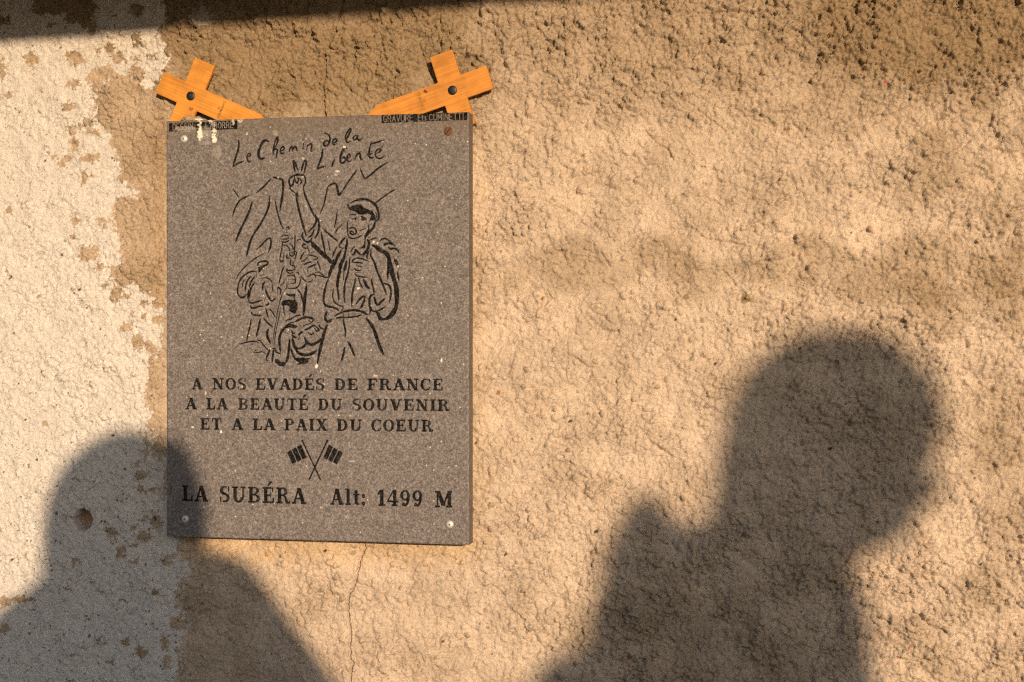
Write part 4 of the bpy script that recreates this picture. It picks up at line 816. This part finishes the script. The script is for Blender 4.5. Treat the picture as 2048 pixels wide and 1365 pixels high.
# ================================================================== the two people whose shadows lie on the wall
def blob(bm, c, r, rot=None):
    M_ = Matrix.Translation(Vector(c)) @ (rot if rot else Matrix.Identity(4)) @ Matrix.Diagonal((r[0], r[1], r[2], 1))
    bmesh.ops.create_icosphere(bm, subdivisions=3, radius=1, matrix=M_)
def limb(bm, a, b_, ra, rb):
    a, b_ = Vector(a), Vector(b_); d = b_ - a; L = d.length
    M_ = Matrix.Translation((a + b_) / 2) @ d.to_track_quat('Z', 'Y').to_matrix().to_4x4()
    bmesh.ops.create_cone(bm, cap_ends=True, segments=20, radius1=ra, radius2=rb, depth=L, matrix=M_)
    blob(bm, a, (ra,) * 3); blob(bm, b_, (rb,) * 3)
def chain(bm, pts):
    for (a, ra), (b_, rb) in zip(pts[:-1], pts[1:]): limb(bm, a, b_, ra, rb)
def meld(name, bm, mat, parent, vox=.009, it=6):
    me = bpy.data.meshes.new(name); bm.to_mesh(me); bm.free(); o = bpy.data.objects.new(name, me); COL.objects.link(o)
    md = o.modifiers.new('r', 'REMESH'); md.mode = 'VOXEL'; md.voxel_size = vox; md.use_smooth_shade = True
    sm = o.modifiers.new('s', 'SMOOTH'); sm.iterations = it; sm.factor = .5
    dg = bpy.context.evaluated_depsgraph_get(); m2 = bpy.data.meshes.new_from_object(o.evaluated_get(dg)); bpy.data.objects.remove(o)
    m2.name = name; m2.shade_smooth(); return link(name, m2, mat, parent)
skin = simple('skin', (.48, .29, .20), .55, 0, .08, 40)
def hand(bm, wrist, dirv, side, curl):
    """palm, four unequal bent fingers and a thumb; dirv = pointing direction, side = across the palm, curl = towards the palm"""
    w_ = Vector(wrist); d = Vector(dirv).normalized(); s = Vector(side).normalized(); c_ = Vector(curl).normalized()
    limb(bm, w_, w_ + d * .035, .026, .030)
    for k, (o_, L) in enumerate(((-.030, .062), (-.010, .074), (.010, .070), (.029, .055))):
        r0 = w_ + d * .05 + s * o_; chain(bm, [(w_ + d * .03 + s * o_ * .8, .012), (r0 + d * .02, .0105), (r0 + d * (.02 + L * .4) + c_ * .012, .0092), (r0 + d * (.02 + L * .55) + c_ * .034, .0085), (r0 + d * (.02 + L * .45) + c_ * .052, .0075)])
    chain(bm, [(w_ + d * .01 - s * .022, .014), (w_ + d * .035 - s * .05, .0115), (w_ + d * .062 - s * .058 + c_ * .012, .010)])
mCoat = simple('dark_jacket', (.05, .06, .08), .85, 0, .2, 25, .0006); mTr = simple('trousers', (.07, .065, .055), .9, 0, .2, 30); mHair = simple('brown_hair', (.07, .042, .022), .7, 0, .4, 160, .0008)
mRed = simple('russet_jacket', (.22, .06, .03), .85, 0, .2, 25, .0006); mPack = simple('olive_canvas', (.10, .10, .05), .9, 0, .2, 60, .0006); mBoot = simple('boot_leather', (.06, .035, .02), .6, 0, .2, 60)
V3 = lambda *a: Vector(a)
# ---- the photographer, standing behind the camera, both hands on it
hx, hy = .088, -1.70; ztop = float(Q(225, 872, 1.70)[2]); hz = ztop - .118; gz0 = 0.0
ph = empty('person', (hx, hy, gz0)); tag(ph, 'person in a dark jacket holding a camera, shadow at lower left', 'person')
sh = hz - .19
ARM = {1: (V3(hx + .088, hy, 1.55), V3(.285, hy + .03, 1.40), V3(.085, -1.545, 1.475)), -1: (V3(hx - .15, hy, 1.465), V3(hx - .20, hy + .06, 1.20), V3(-.085, -1.545, 1.475))}
bm = bmesh.new()
blob(bm, (hx, hy, hz + .012), (.076, .092, .102)); blob(bm, (hx, hy + .022, hz - .055), (.056, .068, .066))
blob(bm, (hx, hy + .096, hz - .02), (.013, .016, .022)); blob(bm, (hx, hy + .085, hz - .062), (.024, .010, .008)); blob(bm, (hx, hy + .07, hz - .1), (.026, .022, .018))
for s in (-1, 1): blob(bm, (hx + s * .077, hy - .005, hz - .015), (.010, .018, .030)); blob(bm, (hx + s * .031, hy + .08, hz + .004), (.013, .010, .009))
chain(bm, [((hx, hy - .012, hz - .05), .056), ((hx, hy - .02, sh + .03), .060), ((hx, hy - .01, sh - .12), .12), ((hx, hy, sh - .42), .12), ((hx, hy, sh - .52), .13)])
for s in (-1, 1):
    S0, E0, W0 = ARM[s]
    chain(bm, [((hx, hy - .01, sh), .06), (S0, .055), (E0, .042), (W0, .028)])
    hand(bm, W0, V3(-s * .25, .35, .6), V3(0, 1, 0), V3(-s, 0, 0))
    chain(bm, [((hx + s * .09, hy, sh - .52), .095), ((hx + s * .10, hy + .02, .52), .058), ((hx + s * .10, hy - .01, .10), .040), ((hx + s * .105, hy + .11, .045), .036)])
meld('body', bm, skin, ph)
bm = bmesh.new(); blob(bm, (hx, hy - .016, hz + .022), (.087, .096, .106)); chain(bm, [((hx, hy - .05, hz), .075), ((hx, hy - .06, hz - .12), .072), ((hx, hy - .06, hz - .20), .07)]); blob(bm, (hx - .048, hy - .01, hz + .062), (.034, .05, .036)); blob(bm, (hx + .036, hy - .01, hz + .082), (.036, .05, .034)); blob(bm, (hx - .070, hy - .02, hz - .07), (.022, .05, .05)); meld('hair', bm, mHair, ph)
bm = bmesh.new(); chain(bm, [((hx, hy - .02, sh + .035), .078), ((hx + .01, hy - .015, sh - .12), .150), ((hx, hy, sh - .42), .145), ((hx, hy, sh - .58), .155)])
for s in (-1, 1): chain(bm, [((hx + s * .05, hy - .01, sh + .01), .065), ((hx + s * .06, hy, 1.545 if s < 0 else 1.56), .052), (ARM[s][0], .062), (ARM[s][1], .056), ((s * .092, -1.565, 1.45), .040)])
meld('jacket', bm, mCoat, ph)
bm = bmesh.new()
for s in (-1, 1): chain(bm, [((hx + s * .085, hy, sh - .54), .115), ((hx + s * .10, hy + .02, .52), .078), ((hx + s * .10, hy - .01, .12), .060)])
meld('trousers', bm, mTr, ph)
for s in (-1, 1):
    bm = bmesh.new(); chain(bm, [((hx + s * .10, hy - .03, .06), .05), ((hx + s * .105, hy + .05, .045), .045), ((hx + s * .105, hy + .15, .04), .038)]); meld('boot', bm, mBoot, ph)
for s in (-1, 1):
    bm = bmesh.new(); blob(bm, (hx + s * .031, hy + .088, hz + .004), (.0115, .006, .0075)); e_ = obj('eye', bm, simple('eye_white', (.7, .68, .64), .2), ph, True)
# the camera in their hands: lens front just behind the viewpoint
camo = empty('handheld_camera', (0, -1.56, 1.45)); tag(camo, 'black camera held up in front of the wall', 'camera')
mBody = simple('camera_black', (.02, .02, .022), .5, 0, .2, 80)
bm = bmesh.new(); box(bm, -.066, .066, -1.575, -1.525, 1.452, 1.535); box(bm, -.022, .022, -1.57, -1.53, 1.53, 1.556); bmesh.ops.bevel(bm, geom=list(bm.edges), offset=.005, segments=2, affect='EDGES'); obj('camera_body', bm, mBody, camo)
bm = bmesh.new(); bmesh.ops.create_cone(bm, cap_ends=True, segments=32, radius1=.034, radius2=.037, depth=.085, matrix=Matrix.Translation((0, -1.4825, 1.495)) @ Matrix.Rotation(R(-90), 4, 'X')); obj('lens', bm, mBody, camo)
bm = bmesh.new(); bmesh.ops.create_cone(bm, cap_ends=True, segments=16, radius1=.006, radius2=.006, depth=.008, matrix=Matrix.Translation((.045, -1.55, 1.538))); obj('shutter_button', bm, mZ, camo)

# ---- the companion further back, seen in profile in the shadow
t2 = 2.5
LD = Vector(LS).normalized()
def q2(u, v, dt=0.0): return Vector(Q(u, v, t2 + dt))
f2 = q2(1480, 1400); g2z = .30
pr = empty('person', (f2.x, f2.y, g2z)); tag(pr, 'person in a russet jacket, profile shadow at lower right', 'person')
bm = bmesh.new()
blob(bm, q2(1668, 872), (.093, .074, .100)); blob(bm, q2(1722, 975), (.058, .056, .056)); blob(bm, q2(1752, 1048), (.030, .030, .030)); blob(bm, q2(1748, 1086), (.018, .020, .013))
blob(bm, q2(1785, 930), (.034, .045, .034)); limb(bm, q2(1840, 935), q2(1880, 988), .008, .011); blob(bm, q2(1818, 1040), (.010, .020, .007)); blob(bm, q2(1806, 1060), (.010, .019, .007))
for s in (-1, 1): blob(bm, q2(1650, 930) + LD * (s * .074), (.020, .010, .030))
chain(bm, [(q2(1640, 990), .062), (q2(1560, 1130), .056), (q2(1520, 1290), .10), (q2(1450, 1500), .13), (q2(1430, 1900), .12), (q2(1430, 2150), .13)])
N0 = q2(1430, 2150)
for s in (-1, 1):
    S0 = q2(1500, 1275) + LD * (s * .17); E0 = S0 + V3(-.02, 0, -.28) + LD * (s * .05); W0 = E0 + V3(.13, 0, -.19) - LD * (s * .05)
    chain(bm, [(q2(1540, 1250), .06), (S0, .055), (E0, .042), (W0, .028)]); hand(bm, W0, V3(.5, 0, -.6), V3(.6, 0, .5), V3(0, -s, 0))
    chain(bm, [(N0 + LD * (s * .09), .095), (V3(N0.x + .02 + s * .04, N0.y - s * .09, g2z + .50), .058), (V3(N0.x - .01 + s * .04, N0.y - s * .09, g2z + .1), .040), (V3(N0.x + .11 + s * .04, N0.y - s * .09, g2z + .045), .036)])
meld('body', bm, skin, pr)
bm = bmesh.new(); blob(bm, q2(1662, 858), (.100, .083, .100)); blob(bm, q2(1590, 905), (.068, .076, .080)); blob(bm, q2(1735, 800), (.060, .070, .055)); blob(bm, q2(1805, 838), (.038, .050, .028)); chain(bm, [(q2(1540, 930), .050), (q2(1500, 1020), .040)]); blob(bm, q2(1700, 715), (.05, .05, .024)); meld('hair', bm, mHair, pr)
bm = bmesh.new(); chain(bm, [(q2(1556, 1165), .060), (q2(1520, 1240), .080), (q2(1480, 1400), .125), (q2(1440, 1560), .15), (q2(1430, 1900), .145), (q2(1430, 2180), .155)])
limb(bm, q2(1622, 1225), q2(1590, 1420), .052, .075)
for s in (-1, 1):
    S0 = q2(1500, 1275) + LD * (s * .17); E0 = S0 + V3(-.02, 0, -.28) + LD * (s * .05); W0 = E0 + V3(.13, 0, -.19) - LD * (s * .05)
    chain(bm, [(q2(1530, 1270), .07), (S0, .068), (E0, .055), (W0 - V3(.02, 0, -.03), .040)])
chain(bm, [(q2(1500, 1030), .036), (q2(1450, 1105), .032), (q2(1385, 1130), .045)])
meld('jacket', bm, mRed, pr)
bm = bmesh.new()
for s in (-1, 1): chain(bm, [(N0 + V3(0, s * .08, .02), .115), (V3(N0.x + .02 + s * .04, N0.y - s * .09, g2z + .50), .078), (V3(N0.x - .01 + s * .04, N0.y - s * .09, g2z + .12), .060)])
meld('trousers', bm, mTr, pr)
for s in (-1, 1):
    bm = bmesh.new(); o_ = V3(N0.x + s * .04, N0.y - s * .09, g2z); chain(bm, [(o_ + V3(-.03, 0, .06), .05), (o_ + V3(.05, 0, .045), .045), (o_ + V3(.15, 0, .04), .038)]); meld('boot', bm, mBoot, pr)
rk = empty('rucksack', q2(1270, 1300)); tag(rk, 'olive rucksack on the back of the person further from the wall', 'rucksack')
bm = bmesh.new()
for dy in (-.11, .11): chain(bm, [(q2(1290, 1045) + LD * dy, .027), (q2(1300, 1150) + LD * dy, .048), (q2(1290, 1290) + LD * dy, .060), (q2(1300, 1800) + LD * dy, .07)])
chain(bm, [(q2(1290, 1045) + LD * (-.11), .027), (q2(1290, 1045) + LD * (.11), .027)]); chain(bm, [(q2(1300, 1120) + LD * (-.11), .046), (q2(1300, 1120) + LD * (.11), .046)]); chain(bm, [(q2(1380, 1210) + LD * (-.11), .07), (q2(1380, 1210) + LD * (.11), .07)])
for v in (1300, 1420, 1550, 1680, 1800): chain(bm, [(q2(1300, v) + LD * (-.11), .065), (q2(1300, v) + LD * (.11), .065)]); chain(bm, [(q2(1370, v) + LD * (-.11), .065), (q2(1370, v) + LD * (.11), .065)])
meld('pack_body', bm, mPack, rk, .010)
bm = bmesh.new(); chain(bm, [(q2(1165, 1405) + LD * (-.07), .055), (q2(1165, 1405) + LD * (.07), .055)]); chain(bm, [(q2(1150, 1580) + LD * (-.07), .06), (q2(1150, 1580) + LD * (.07), .06)]); meld('front_pocket', bm, mPack, rk, .010)
for s in (-1, 1):
    bm = bmesh.new(); chain(bm, [(q2(1360, 1170) + LD * (s * .09), .012), (q2(1500, 1200) + LD * (s * .10), .014), (q2(1640, 1300) + LD * (s * .09), .014), (q2(1640, 1500) + LD * (s * .10), .012), (q2(1400, 1700) + LD * (s * .13), .012)]); meld('shoulder_strap', bm, mBlk, rk, .006)
